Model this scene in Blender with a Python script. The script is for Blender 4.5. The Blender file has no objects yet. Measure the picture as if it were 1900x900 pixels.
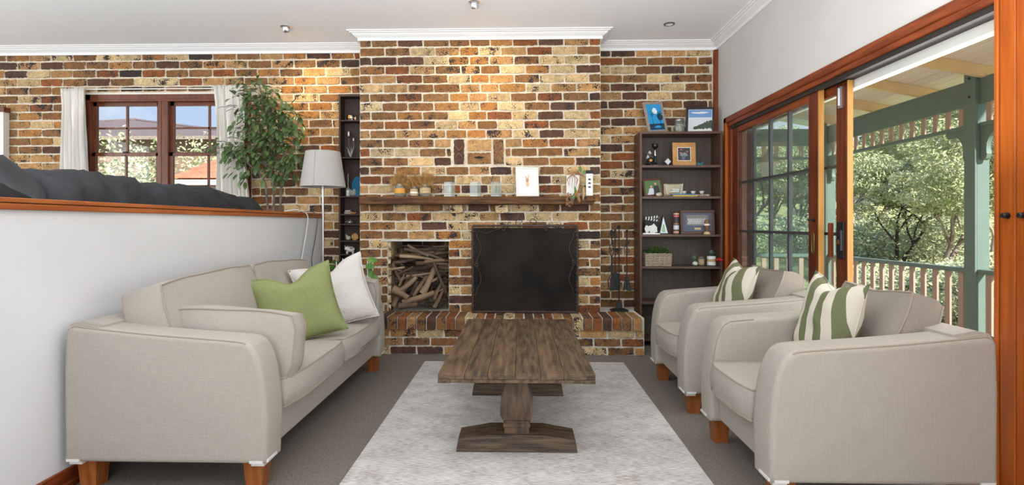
import bpy, bmesh, math, random
from mathutils import Vector, Matrix, Euler, noise
PI = math.pi
R = math.radians
scene = bpy.context.scene
C = bpy.data.collections.new('room'); scene.collection.children.link(C)
rnd = random.Random(7)

# ------------------------------------------------------------ camera
YAW = math.atan(.025); CC, SS = math.cos(YAW), math.sin(YAW); PX0, HY, CZ, FF = 941, 415, 1.16, 1000.
cam = bpy.data.cameras.new('camera'); co = bpy.data.objects.new('camera', cam); C.objects.link(co)
co.location = (0, 0, CZ); co.rotation_euler = (PI/2, 0, YAW)
cam.sensor_fit = 'HORIZONTAL'; cam.sensor_width = 36; cam.lens = 36*FF/1900
cam.shift_x = (950-PX0)/1900; cam.shift_y = -(450-HY)/1900; cam.clip_start = .05; cam.clip_end = 400
scene.camera = co

# ------------------------------------------------------------ world
W = bpy.data.worlds.new('sky'); scene.world = W; W.use_nodes = True
nt = W.node_tree; nt.nodes.clear()
def N(t, ty, **k):
    n = t.nodes.new(ty)
    for a, b in k.items(): setattr(n, a, b)
    return n
wo = N(nt, 'ShaderNodeOutputWorld'); bg = N(nt, 'ShaderNodeBackground'); tc = N(nt, 'ShaderNodeTexCoord')
sx = N(nt, 'ShaderNodeSeparateXYZ'); rp = N(nt, 'ShaderNodeValToRGB')
nt.links.new(tc.outputs['Generated'], sx.inputs[0]); nt.links.new(sx.outputs['Z'], rp.inputs[0])
e = rp.color_ramp.elements
e[0].position = 0.0; e[0].color = (.58, .68, .86, 1); e[1].position = .45; e[1].color = (.28, .45, .84, 1)
ns = N(nt, 'ShaderNodeTexNoise'); ns.inputs['Scale'].default_value = 3.5; ns.inputs['Detail'].default_value = 6
cr = N(nt, 'ShaderNodeValToRGB'); cr.color_ramp.elements[0].position = .5; cr.color_ramp.elements[1].position = .72
mx = N(nt, 'ShaderNodeMixRGB'); mx.inputs[2].default_value = (.92, .94, .98, 1)
nt.links.new(tc.outputs['Generated'], ns.inputs['Vector']); nt.links.new(ns.outputs[0], cr.inputs[0])
nt.links.new(cr.outputs[0], mx.inputs[0]); nt.links.new(rp.outputs[0], mx.inputs[1])
nt.links.new(mx.outputs[0], bg.inputs[0]); nt.links.new(bg.outputs[0], wo.inputs[0])
bg.inputs[1].default_value = 0.60

def light(name, typ, loc, rot, energy, color=(1, 1, 1), **k):
    l = bpy.data.lights.new(name, typ); l.energy = energy; l.color = color
    for a, b in k.items(): setattr(l, a, b)
    o = bpy.data.objects.new(name, l); C.objects.link(o); o.location = loc; o.rotation_euler = rot
    return o
def aim(d): return Vector(d).to_track_quat('-Z', 'Y').to_euler()
light('sun', 'SUN', (8, -10, 12), aim((-.42, .78, -.62)), 4.4, (1, .95, .86), angle=R(3))
# added fill lamps behind and left of the view, no windows modelled there
light('rear_fill_light', 'AREA', (.1, -2.9, 1.6), aim((.06, 1, .04)), 58, (.97, .985, 1), shape='RECTANGLE', size=3.8, size_y=2.2)
light('left_fill_light', 'AREA', (-6.8, 2.6, 1.75), aim((1, .1, .05)), 46, (.97, .985, 1), shape='RECTANGLE', size=2.6, size_y=1.6)
# daylight coming in through the wide sliding door opening
light('door_daylight', 'AREA', (2.35, 2.2, 1.2), aim((-1, .12, -.1)), 40, (.97, .99, 1), shape='RECTANGLE', size=3.6, size_y=1.9)
light('ceiling_fill', 'AREA', (-1.6, 1.0, 1.75), aim((0, .35, 1)), 125, (.95, .975, 1), shape='RECTANGLE', size=6.5, size_y=3)  # added lamp shining upward to brighten the ceiling, no fitting there
vs = scene.view_settings
vs.view_transform = 'Standard'; vs.look = 'None'; vs.gamma = 1; vs.use_curve_mapping = False; vs.exposure = 0.88

# ------------------------------------------------------------ photogrammetry helpers (calibrated camera -> real positions)
def at(px, py, Yp):
    u = (px-PX0)/FF; X = (u*Yp*CC-Yp*SS)/(CC+u*SS); d = Yp*CC-X*SS
    return Vector((X, Yp, CZ-(py-HY)/FF*d))
def ax(px, Yp): return at(px, 415, Yp).x

# ------------------------------------------------------------ materials
def mat(name, col, rough=.6, metal=0, col2=None, scale=8, bump=0, bscale=60, stretch=(1, 1, 1), detail=4, spec=.5, coord='Object', emit=None, trans=0, alpha=None, objcol=False, sharp=.15):
    m = bpy.data.materials.new(name); m.use_nodes = True; t = m.node_tree; b = t.nodes['Principled BSDF']
    b.inputs['Base Color'].default_value = (*col, 1); b.inputs['Roughness'].default_value = rough
    b.inputs['Metallic'].default_value = metal; b.inputs['Specular IOR Level'].default_value = spec
    b.inputs['Transmission Weight'].default_value = trans
    if emit: b.inputs['Emission Color'].default_value = (*col, 1); b.inputs['Emission Strength'].default_value = emit
    tcn = N(t, 'ShaderNodeTexCoord'); mp = N(t, 'ShaderNodeMapping'); mp.inputs['Scale'].default_value = stretch
    oi = N(t, 'ShaderNodeObjectInfo'); 
    t.links.new(tcn.outputs[coord], mp.inputs[0])
    v = N(t, 'ShaderNodeVectorMath', operation='ADD'); sc = N(t, 'ShaderNodeVectorMath', operation='SCALE'); sc.inputs[0].default_value = (17, 31, 23)
    t.links.new(oi.outputs['Random'], sc.inputs['Scale']); t.links.new(mp.outputs[0], v.inputs[0]); t.links.new(sc.outputs[0], v.inputs[1])
    if col2 is not None:
        n = N(t, 'ShaderNodeTexNoise'); n.inputs['Scale'].default_value = scale; n.inputs['Detail'].default_value = detail
        r = N(t, 'ShaderNodeValToRGB'); r.color_ramp.elements[0].position = .5-sharp; r.color_ramp.elements[1].position = .5+sharp
        r.color_ramp.elements[0].color = (*col, 1); r.color_ramp.elements[1].color = (*col2, 1)
        t.links.new(v.outputs[0], n.inputs['Vector']); t.links.new(n.outputs[0], r.inputs[0]); t.links.new(r.outputs[0], b.inputs['Base Color'])
    if bump:
        n = N(t, 'ShaderNodeTexNoise'); n.inputs['Scale'].default_value = bscale; n.inputs['Detail'].default_value = 5
        bp = N(t, 'ShaderNodeBump'); bp.inputs['Strength'].default_value = bump; bp.inputs['Distance'].default_value = .01
        t.links.new(v.outputs[0], n.inputs['Vector']); t.links.new(n.outputs[0], bp.inputs['Height']); t.links.new(bp.outputs[0], b.inputs['Normal'])
    return m
M = {}
M['white'] = mat('white_paint', (.80, .80, .80), .55)
M['ceil'] = mat('ceiling_paint', (.88, .89, .91), .6)
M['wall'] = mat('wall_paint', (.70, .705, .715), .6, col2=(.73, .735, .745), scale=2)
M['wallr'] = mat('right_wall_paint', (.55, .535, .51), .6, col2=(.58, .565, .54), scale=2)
M['mortar'] = mat('mortar', (.60, .52, .40), .95, col2=(.74, .67, .54), scale=14, bump=.8, bscale=90)
M['mortarw'] = mat('white_mortar', (.62, .57, .49), .95, col2=(.78, .75, .68), scale=14, bump=.8, bscale=90)
M['carpet'] = mat('carpet', (.15, .13, .105), .97, col2=(.265, .232, .195), scale=110, bump=.8, bscale=260, sharp=.2, detail=3)
M['rug'] = None
M['jarrah'] = mat('red_timber', (.12, .022, .006), .38, spec=.3, col2=(.23, .05, .014), scale=5, stretch=(9, 9, .7), bump=.1, bscale=20)
M['jarrah_h'] = mat('red_timber_along', (.125, .024, .006), .38, spec=.3, col2=(.25, .056, .015), scale=5, stretch=(9, .7, 9), bump=.1, bscale=20)
M['jarrah_o'] = mat('orange_timber', (.31, .062, .005), .38, col2=(.43, .10, .010), spec=.3, scale=4, stretch=(10, 10, .6), bump=.1, bscale=20)
M['jarrah_d'] = mat('dark_red_timber', (.075, .015, .005), .4, spec=.3, col2=(.15, .032, .009), scale=5, stretch=(9, 9, .7))
M['gold'] = mat('lit_timber_edge', (.38, .17, .035), .4, spec=.3, col2=(.46, .23, .06), scale=5, stretch=(9, 9, .7))  # side light on the door stile edges, put into the timber colour
M['cap'] = mat('cap_rail_timber', (.30, .075, .018), .28, col2=(.42, .13, .035), scale=4, stretch=(10, .6, 10))
M['darkjar'] = mat('dark_window_timber', (.10, .026, .012), .35, col2=(.17, .05, .02), scale=5, stretch=(9, 9, 1))
M['dark'] = mat('dark_groove', (.018, .014, .012), .5)
M['muntin'] = mat('shaded_muntin', (.045, .045, .045), .45)  # shade on the backlit muntins, put into their colour
M['walnut'] = mat('shelf_veneer', (.07, .031, .017), .45, col2=(.115, .054, .03), scale=5, stretch=(14, 14, 1), bump=.05)
M['walnutb'] = mat('shelf_back_veneer', (.058, .043, .031), .6, col2=(.09, .068, .05), scale=7, stretch=(18, 18, 1))
M['walnuth'] = mat('shelf_board_veneer', (.075, .036, .021), .4, col2=(.115, .06, .036), scale=5, stretch=(1, 14, 14))
M['narrow'] = mat('narrow_shelf_wood', (.022, .010, .006), .6, col2=(.04, .018, .010), scale=6, stretch=(12, 12, 1))
M['mantel'] = mat('mantel_timber', (.045, .02, .007), .6, spec=.25, col2=(.155, .068, .022), scale=4, stretch=(1.2, 12, 14), bump=.3, bscale=30)
M['table'] = mat('aged_table_wood', (.04, .026, .016), .5, col2=(.145, .095, .052), scale=4, stretch=(11, 1.1, 11), bump=.5, bscale=22, detail=8)
M['table2'] = mat('aged_table_wood_light', (.055, .034, .018), .5, col2=(.175, .11, .058), scale=3, stretch=(12, 1.3, 12), bump=.5, bscale=25, detail=8)
M['table3'] = mat('aged_table_wood_upright', (.05, .03, .018), .5, col2=(.145, .09, .05), scale=4, stretch=(9, 9, 1.5), bump=.5, bscale=22, detail=8)
M['tablex'] = mat('aged_table_wood_crosswise', (.035, .022, .013), .5, col2=(.135, .085, .046), scale=4, stretch=(1.3, 11, 14), bump=.5, bscale=22, detail=8)
M['leg'] = mat('orange_leg_wood', (.24, .07, .016), .3, col2=(.36, .12, .03), scale=5, stretch=(8, 8, 1))
M['legd'] = mat('dark_leg_wood', (.12, .03, .012), .3, col2=(.17, .045, .016), scale=5, stretch=(8, 8, 1))
M['iron'] = mat('black_iron', (.02, .02, .021), .45, .4)
M['ironr'] = mat('rusty_iron', (.035, .027, .024), .55, .3, col2=(.075, .045, .035), scale=20, bump=.4)
M['screen'] = mat('screen_mesh', (.010, .0088, .008), .8, 0, col2=(.024, .019, .015), scale=3.5, bump=.15, bscale=300, spec=.15)
M['soot_and_shade'] = mat('soot_and_shade', (.012, .011, .010), .95)
M['steel'] = mat('steel', (.45, .45, .46), .35, .8)
M['brass'] = mat('aged_brass', (.25, .16, .06), .4, .8)
M['chrome'] = mat('chrome', (.75, .75, .76), .15, 1)
M['shade'] = mat('lamp_shade_fabric', (.36, .345, .32), .9, col2=(.40, .385, .36), scale=200, stretch=(1, 1, 1))
M['curtain'] = mat('curtain_cloth', (.80, .77, .71), .9, bump=.2, bscale=200)
M['couch'] = mat('charcoal_fabric', (.017, .0175, .020), .9, col2=(.03, .031, .035), scale=9, bump=.5, bscale=14)
M['green'] = mat('green_linen', (.21, .24, .09), .9, col2=(.245, .275, .11), scale=120, bump=.3, bscale=160)
M['creampil'] = mat('cream_boucle', (.66, .63, .58), .95, bump=.8, bscale=140)
M['greycush'] = mat('grey_beige_fabric', (.27, .235, .195), .9, col2=(.31, .27, .23), scale=180, bump=.3, bscale=200)
M['leaf'] = mat('ficus_leaf', (.055, .105, .03), .35, col2=(.13, .20, .075), scale=6)
M['leaf2'] = mat('bright_leaf', (.05, .15, .02), .45, col2=(.12, .26, .04), scale=8)
M['sage'] = mat('sage_leaf', (.10, .17, .12), .6, col2=(.16, .24, .17), scale=8)
M['bark'] = mat('grey_bark', (.11, .085, .065), .9, col2=(.2, .17, .14), scale=10, bump=.5)
M['gum'] = mat('gum_bark', (.17, .12, .095), .85, col2=(.42, .36, .31), scale=.9, bump=.3)
M['dbark'] = mat('dark_bark', (.05, .035, .028), .85, col2=(.11, .08, .06), scale=2, bump=.3)
M['log'] = mat('log_bark', (.05, .032, .02), .9, col2=(.16, .105, .068), scale=9, stretch=(1, 1, .35), bump=.9, bscale=40)
M['logl'] = mat('pale_log', (.17, .11, .065), .85, col2=(.36, .255, .165), scale=9, stretch=(1, 1, .35), bump=.7, bscale=40)
M['logend'] = mat('log_cut', (.30, .20, .12), .9, col2=(.16, .10, .06), scale=15)
M['dry'] = mat('dried_flower', (.40, .21, .06), .95, col2=(.55, .33, .12), scale=30)
M['dead'] = mat('dead_leaf', (.22, .10, .045), .8, col2=(.40, .22, .10), scale=15)
M['jute'] = mat('jute_wrap', (.42, .29, .15), .95, col2=(.55, .40, .23), scale=90, stretch=(.2, .2, 1))
M['amber'] = mat('amber_label', (.65, .30, .05), .7)
M['paper'] = mat('white_card', (.80, .79, .76), .8)
M['offwhite'] = mat('offwhite_ceramic', (.70, .68, .63), .35)
M['shell'] = mat('shell', (.62, .54, .44), .45, col2=(.42, .33, .25), scale=30)
M['stone'] = mat('grey_stone', (.22, .20, .18), .7, col2=(.45, .40, .34), scale=25)
M['pewter'] = mat('pewter', (.28, .27, .26), .35, .85)
M['red'] = mat('red_petal', (.45, .01, .015), .5)
M['blue'] = mat('blue_gloss', (.02, .16, .32), .3)
M['teal'] = mat('teal_gloss', (.03, .20, .24), .3)
M['orangep'] = mat('orange_gloss', (.8, .32, .03), .4)
M['yellow'] = mat('yellow_cover', (.70, .45, .04), .5)
M['black'] = mat('black_gloss', (.012, .012, .013), .25)
M['blackm'] = mat('black_matt', (.02, .02, .02), .7)
M['fr_grey'] = mat('greywashed_frame', (.26, .21, .17), .6, col2=(.34, .28, .23), scale=30)
M['fr_oak'] = mat('oak_frame', (.42, .20, .055), .5, col2=(.52, .27, .09), scale=14)
M['fr_red'] = mat('mahogany_frame', (.09, .03, .018), .35)
M['wick'] = mat('wicker', (.30, .23, .17), .8, col2=(.48, .40, .32), scale=60)
M['skin'] = mat('print_pink', (.55, .33, .25), .8)
for nm, c in dict(p_blue=(.02, .30, .62), p_dblue=(.008, .035, .08), p_white=(.75, .85, .9), p_sky=(.13, .27, .52), p_cloud=(.62, .64, .68), p_palm=(.045, .065, .04), p_sand=(.68, .60, .45), p_dark=(.04, .038, .04), p_grey=(.22, .22, .21), p_mat=(.10, .11, .17), p_pink=(.65, .15, .15), p_rabbit=(.55, .27, .11), p_rabl=(.66, .46, .30), p_green=(.10, .17, .07), p_gold=(.62, .48, .22), p_lgreen=(.35, .5, .3), p_ink=(.02, .02, .02), p_brown=(.2, .1, .05)).items():
    M[nm] = mat('print'+nm[1:], c, .6)
M['post'] = mat('green_verandah_paint', (.15, .225, .195), .5, col2=(.165, .24, .21), scale=8)
M['rafter'] = mat('cream_rafter_paint', (.80, .58, .32), .55, col2=(.84, .64, .38), scale=6)
M['lining'] = mat('lining_board_paint', (.92, .82, .76), .6)
M['baluster'] = mat('pinkish_paint', (.50, .36, .29), .6)
M['deck'] = mat('deck_boards', (.42, .32, .25), .7, col2=(.52, .42, .34), scale=6)
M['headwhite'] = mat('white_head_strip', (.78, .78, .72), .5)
M['benchw'] = mat('outdoor_timber', (.20, .075, .035), .5, col2=(.27, .11, .06), scale=7)
M['grass'] = mat('dry_grass', (.28, .30, .10), .95, col2=(.50, .48, .24), scale=2.5, bump=.6, bscale=8)
M['gleaf'] = mat('gum_foliage', (.33, .38, .18), .7, col2=(.58, .61, .37), scale=.9)
M['gleaf2'] = mat('gum_foliage_yellow', (.42, .46, .22), .7, col2=(.66, .67, .42), scale=.9)
M['gleaf3'] = mat('gum_foliage_dark', (.24, .29, .14), .7, col2=(.42, .46, .26), scale=.9)
M['hill'] = mat('far_bush', (.22, .27, .12), .95, col2=(.38, .43, .22), scale=.35, bump=1, bscale=2)
M['nroof'] = mat('brown_tiles', (.14, .10, .10), .8, col2=(.22, .165, .16), scale=6, stretch=(1, 4, 4))
M['nbrick'] = mat('neighbour_wall', (.24, .15, .115), .9, col2=(.33, .22, .17), scale=12, stretch=(1, 1, 4))
M['terra'] = mat('terracotta_tiles', (.52, .16, .085), .75, col2=(.64, .26, .15), scale=4)
M['plastic'] = mat('clear_film', (.72, .72, .70), .25)
M['cordw'] = mat('white_cord', (.7, .7, .7), .4)
M['cordb'] = mat('dark_cord', (.05, .05, .055), .4)

def glass(name, tint=(1, 1, 1), rough=0., opac=.0, tcol=(.8, .8, .8)):
    m = bpy.data.materials.new(name); m.use_nodes = True; t = m.node_tree; t.nodes.clear()
    o = N(t, 'ShaderNodeOutputMaterial'); tr = N(t, 'ShaderNodeBsdfTransparent'); gl = N(t, 'ShaderNodeBsdfGlossy'); fr = N(t, 'ShaderNodeFresnel'); mxs = N(t, 'ShaderNodeMixShader')
    tr.inputs[0].default_value = (*tint, 1); gl.inputs['Roughness'].default_value = rough; fr.inputs['IOR'].default_value = 1.45
    ge = N(t, 'ShaderNodeNewGeometry'); inv = N(t, 'ShaderNodeMath', operation='SUBTRACT'); inv.inputs[0].default_value = 1; mul = N(t, 'ShaderNodeMath', operation='MULTIPLY')
    t.links.new(ge.outputs['Backfacing'], inv.inputs[1]); t.links.new(inv.outputs[0], mul.inputs[0]); t.links.new(fr.outputs[0], mul.inputs[1])
    t.links.new(mul.outputs[0], mxs.inputs[0]); t.links.new(tr.outputs[0], mxs.inputs[1]); t.links.new(gl.outputs[0], mxs.inputs[2])
    if opac:
        df = N(t, 'ShaderNodeBsdfDiffuse'); df.inputs[0].default_value = (*tcol, 1); m2 = N(t, 'ShaderNodeMixShader'); m2.inputs[0].default_value = opac
        t.links.new(mxs.outputs[0], m2.inputs[1]); t.links.new(df.outputs[0], m2.inputs[2]); t.links.new(m2.outputs[0], o.inputs[0])
    else: t.links.new(mxs.outputs[0], o.inputs[0])
    return m
M['glass'] = glass('window_glass', (.97, .985, .975))
M['dglass'] = glass('dusty_door_glass', (.90, .95, .93), .0, .035, (.72, .78, .74))
M['jar'] = glass('jar_glass', (.86, .9, .87), .05, .10, (.7, .75, .7))
M['acrylic'] = glass('acrylic', (.85, .9, .88), .05, .22, (.75, .8, .78))

def brick_mat(smear=True):
    m = bpy.data.materials.new('tumbled_brick'); m.use_nodes = True; t = m.node_tree; b = t.nodes['Principled BSDF']; L = t.links.new
    b.inputs['Roughness'].default_value = .85; b.inputs['Specular IOR Level'].default_value = .3
    tcn = N(t, 'ShaderNodeTexCoord'); oi = N(t, 'ShaderNodeObjectInfo')
    v = N(t, 'ShaderNodeVectorMath', operation='ADD'); sc = N(t, 'ShaderNodeVectorMath', operation='SCALE'); sc.inputs[0].default_value = (17, 31, 23)
    L(oi.outputs['Random'], sc.inputs['Scale']); L(tcn.outputs['Object'], v.inputs[0]); L(sc.outputs[0], v.inputs[1])
    # broad tone variation
    n1 = N(t, 'ShaderNodeTexNoise'); n1.inputs['Scale'].default_value = 26; n1.inputs['Detail'].default_value = 7; n1.inputs['Roughness'].default_value = .7; L(v.outputs[0], n1.inputs['Vector'])
    hs = N(t, 'ShaderNodeMapRange'); hs.inputs[1].default_value = .3; hs.inputs[2].default_value = .7; hs.inputs[3].default_value = .5; hs.inputs[4].default_value = 1.32
    L(n1.outputs[0], hs.inputs[0])
    mu = N(t, 'ShaderNodeVectorMath', operation='SCALE'); L(oi.outputs['Color'], mu.inputs[0]); L(hs.outputs[0], mu.inputs['Scale'])
    # iron spots
    vo = N(t, 'ShaderNodeTexVoronoi'); vo.inputs['Scale'].default_value = 90; vo.inputs['Randomness'].default_value = 1
    n3 = N(t, 'ShaderNodeTexNoise'); n3.inputs['Scale'].default_value = 60; L(v.outputs[0], n3.inputs['Vector'])
    vv = N(t, 'ShaderNodeMixRGB'); vv.inputs[0].default_value = .012; L(v.outputs[0], vv.inputs[1]); L(n3.outputs['Color'], vv.inputs[2]); L(vv.outputs[0], vo.inputs['Vector'])
    n2 = N(t, 'ShaderNodeTexNoise'); n2.inputs['Scale'].default_value = 13; n2.inputs['Detail'].default_value = 3; L(v.outputs[0], n2.inputs['Vector'])
    th = N(t, 'ShaderNodeMapRange'); th.inputs[1].default_value = .38; th.inputs[2].default_value = .72; th.inputs[3].default_value = .0; th.inputs[4].default_value = .62; L(n2.outputs[0], th.inputs[0])
    # per-brick amount of spots comes with the object's random number
    am = N(t, 'ShaderNodeMath', operation='MULTIPLY'); L(th.outputs[0], am.inputs[0])
    rr = N(t, 'ShaderNodeMapRange'); rr.inputs[3].default_value = .75; rr.inputs[4].default_value = 1.6; L(oi.outputs['Random'], rr.inputs[0]); L(rr.outputs[0], am.inputs[1])
    lt = N(t, 'ShaderNodeMath', operation='SUBTRACT'); L(am.outputs[0], lt.inputs[0]); L(vo.outputs['Distance'], lt.inputs[1])
    st = N(t, 'ShaderNodeMapRange'); st.inputs[1].default_value = -.06; st.inputs[2].default_value = .06; L(lt.outputs[0], st.inputs[0])
    mk = N(t, 'ShaderNodeMixRGB'); mk.inputs[2].default_value = (.035, .026, .024, 1); L(st.outputs[0], mk.inputs[0]); L(mu.outputs[0], mk.inputs[1])
    # smeared mortar along the ragged arris
    sp = N(t, 'ShaderNodeSeparateXYZ'); L(tcn.outputs['Generated'], sp.inputs[0])
    def edge(sock, dim):
        a = N(t, 'ShaderNodeMath', operation='SUBTRACT'); a.inputs[0].default_value = .5; s = N(t, 'ShaderNodeMath', operation='SUBTRACT'); s.inputs[1].default_value = .5
        L(sock, s.inputs[0]); ab = N(t, 'ShaderNodeMath', operation='ABSOLUTE'); L(s.outputs[0], ab.inputs[0]); L(ab.outputs[0], a.inputs[1])
        q = N(t, 'ShaderNodeMath', operation='MULTIPLY'); q.inputs[1].default_value = dim; L(a.outputs[0], q.inputs[0]); return q.outputs[0]
    mn = N(t, 'ShaderNodeMath', operation='MINIMUM'); L(edge(sp.outputs[0], .23), mn.inputs[0]); L(edge(sp.outputs[2], .076), mn.inputs[1])
    n4 = N(t, 'ShaderNodeTexNoise'); n4.inputs['Scale'].default_value = 38; n4.inputs['Detail'].default_value = 5; L(v.outputs[0], n4.inputs['Vector'])
    e2 = N(t, 'ShaderNodeMapRange'); e2.inputs[1].default_value = .42; e2.inputs[2].default_value = .75; e2.inputs[3].default_value = .0; e2.inputs[4].default_value = .008; L(n4.outputs[0], e2.inputs[0])
    d2 = N(t, 'ShaderNodeMath', operation='SUBTRACT'); L(e2.outputs[0], d2.inputs[0]); L(mn.outputs[0], d2.inputs[1])
    s2 = N(t, 'ShaderNodeMapRange'); s2.inputs[1].default_value = -.001; s2.inputs[2].default_value = .001; L(d2.outputs[0], s2.inputs[0])
    mm = N(t, 'ShaderNodeMixRGB'); mm.inputs[2].default_value = (.66, .57, .42, 1); L(s2.outputs[0], mm.inputs[0]); L(mk.outputs[0], mm.inputs[1])
    L((mm if smear else mk).outputs[0], b.inputs['Base Color'])
    bp = N(t, 'ShaderNodeBump'); bp.inputs['Strength'].default_value = .7; bp.inputs['Distance'].default_value = .006
    n5 = N(t, 'ShaderNodeTexNoise'); n5.inputs['Scale'].default_value = 70; n5.inputs['Detail'].default_value = 6; L(v.outputs[0], n5.inputs['Vector']); L(n5.outputs[0], bp.inputs['Height'])
    L(bp.outputs[0], b.inputs['Normal'])
    return m
M['brick'] = brick_mat(); M['brickh'] = brick_mat(False)

def fabric(name, col, sx_, sy_, dark=.92):
    """woven slub cloth: fine threads both ways, thicker upright slubs"""
    m = bpy.data.materials.new(name); m.use_nodes = True; t = m.node_tree; b = t.nodes['Principled BSDF']; L = t.links.new
    b.inputs['Roughness'].default_value = .92; b.inputs['Specular IOR Level'].default_value = .15
    tcn = N(t, 'ShaderNodeTexCoord'); a = []
    for s in ((330, 330, 14), (26, 26, 420)):
        mp = N(t, 'ShaderNodeMapping'); mp.inputs['Scale'].default_value = s; n = N(t, 'ShaderNodeTexNoise'); n.inputs['Scale'].default_value = 1; n.inputs['Detail'].default_value = 2
        L(tcn.outputs['Object'], mp.inputs[0]); L(mp.outputs[0], n.inputs['Vector']); a.append(n)
    ad = N(t, 'ShaderNodeMath', operation='ADD'); L(a[0].outputs[0], ad.inputs[0]); L(a[1].outputs[0], ad.inputs[1])
    r = N(t, 'ShaderNodeMapRange'); r.inputs[1].default_value = .7; r.inputs[2].default_value = 1.3; r.inputs[3].default_value = dark; r.inputs[4].default_value = 1.03; L(ad.outputs[0], r.inputs[0])
    s = N(t, 'ShaderNodeVectorMath', operation='SCALE'); s.inputs[0].default_value = col; L(r.outputs[0], s.inputs['Scale']); L(s.outputs[0], b.inputs['Base Color'])
    bp = N(t, 'ShaderNodeBump'); bp.inputs['Strength'].default_value = .35; bp.inputs['Distance'].default_value = .003; L(ad.outputs[0], bp.inputs['Height']); L(bp.outputs[0], b.inputs['Normal'])
    return m
M['sofa'] = fabric('oatmeal_weave', (.41, .375, .325), 1, 1)
M['pipe'] = mat('piping_cord', (.33, .28, .22), .9)

def stripe_mat():
    m = bpy.data.materials.new('green_striped_cotton'); m.use_nodes = True; t = m.node_tree; b = t.nodes['Principled BSDF']; L = t.links.new
    b.inputs['Roughness'].default_value = .9
    tcn = N(t, 'ShaderNodeTexCoord'); mp = N(t, 'ShaderNodeMapping'); mp.inputs['Rotation'].default_value = (0, R(12), 0); L(tcn.outputs['Object'], mp.inputs[0])
    w = N(t, 'ShaderNodeTexWave', wave_type='BANDS', bands_direction='X'); w.inputs['Scale'].default_value = 2.9; w.inputs['Distortion'].default_value = .5; w.inputs['Detail'].default_value = 0; L(mp.outputs[0], w.inputs['Vector'])
    r = N(t, 'ShaderNodeValToRGB'); r.color_ramp.interpolation = 'CONSTANT'; r.color_ramp.elements[0].color = (.64, .60, .50, 1); r.color_ramp.elements[1].position = .5; r.color_ramp.elements[1].color = (.15, .165, .08, 1)
    L(w.outputs[0], r.inputs[0]); L(r.outputs[0], b.inputs['Base Color']); return m
M['stripe'] = stripe_mat()
def rug_mat():
    m = bpy.data.materials.new('faded_rug'); m.use_nodes = True; t = m.node_tree; b = t.nodes['Principled BSDF']; L = t.links.new
    b.inputs['Roughness'].default_value = .97; b.inputs['Specular IOR Level'].default_value = .1
    tcn = N(t, 'ShaderNodeTexCoord')
    def nz(st, sc, de):
        mp = N(t, 'ShaderNodeMapping'); mp.inputs['Scale'].default_value = st; n = N(t, 'ShaderNodeTexNoise'); n.inputs['Scale'].default_value = sc; n.inputs['Detail'].default_value = de
        L(tcn.outputs['Object'], mp.inputs[0]); L(mp.outputs[0], n.inputs['Vector']); return n.outputs[0]
    bl = N(t, 'ShaderNodeMapRange'); bl.inputs[3].default_value = .3; bl.inputs[4].default_value = .7; L(nz((1, 1.6, 1), 5.5, 8), bl.inputs[0])
    ad = N(t, 'ShaderNodeMath', operation='ADD'); L(nz((26, 230, 1), 1, 5), ad.inputs[0]); L(bl.outputs[0], ad.inputs[1])
    r = N(t, 'ShaderNodeValToRGB'); r.color_ramp.elements[0].position = .40; r.color_ramp.elements[1].position = .56
    r.color_ramp.elements[0].color = (.28, .25, .215, 1); r.color_ramp.elements[1].color = (.62, .605, .58, 1)
    h = N(t, 'ShaderNodeMath', operation='MULTIPLY'); h.inputs[1].default_value = .5; L(ad.outputs[0], h.inputs[0]); L(h.outputs[0], r.inputs[0])
    L(r.outputs[0], b.inputs['Base Color'])
    bp = N(t, 'ShaderNodeBump'); bp.inputs['Strength'].default_value = .5; bp.inputs['Distance'].default_value = .004; L(nz((60, 200, 1), 1, 3), bp.inputs['Height']); L(bp.outputs[0], b.inputs['Normal'])
    return m
M['rug'] = rug_mat()

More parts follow.
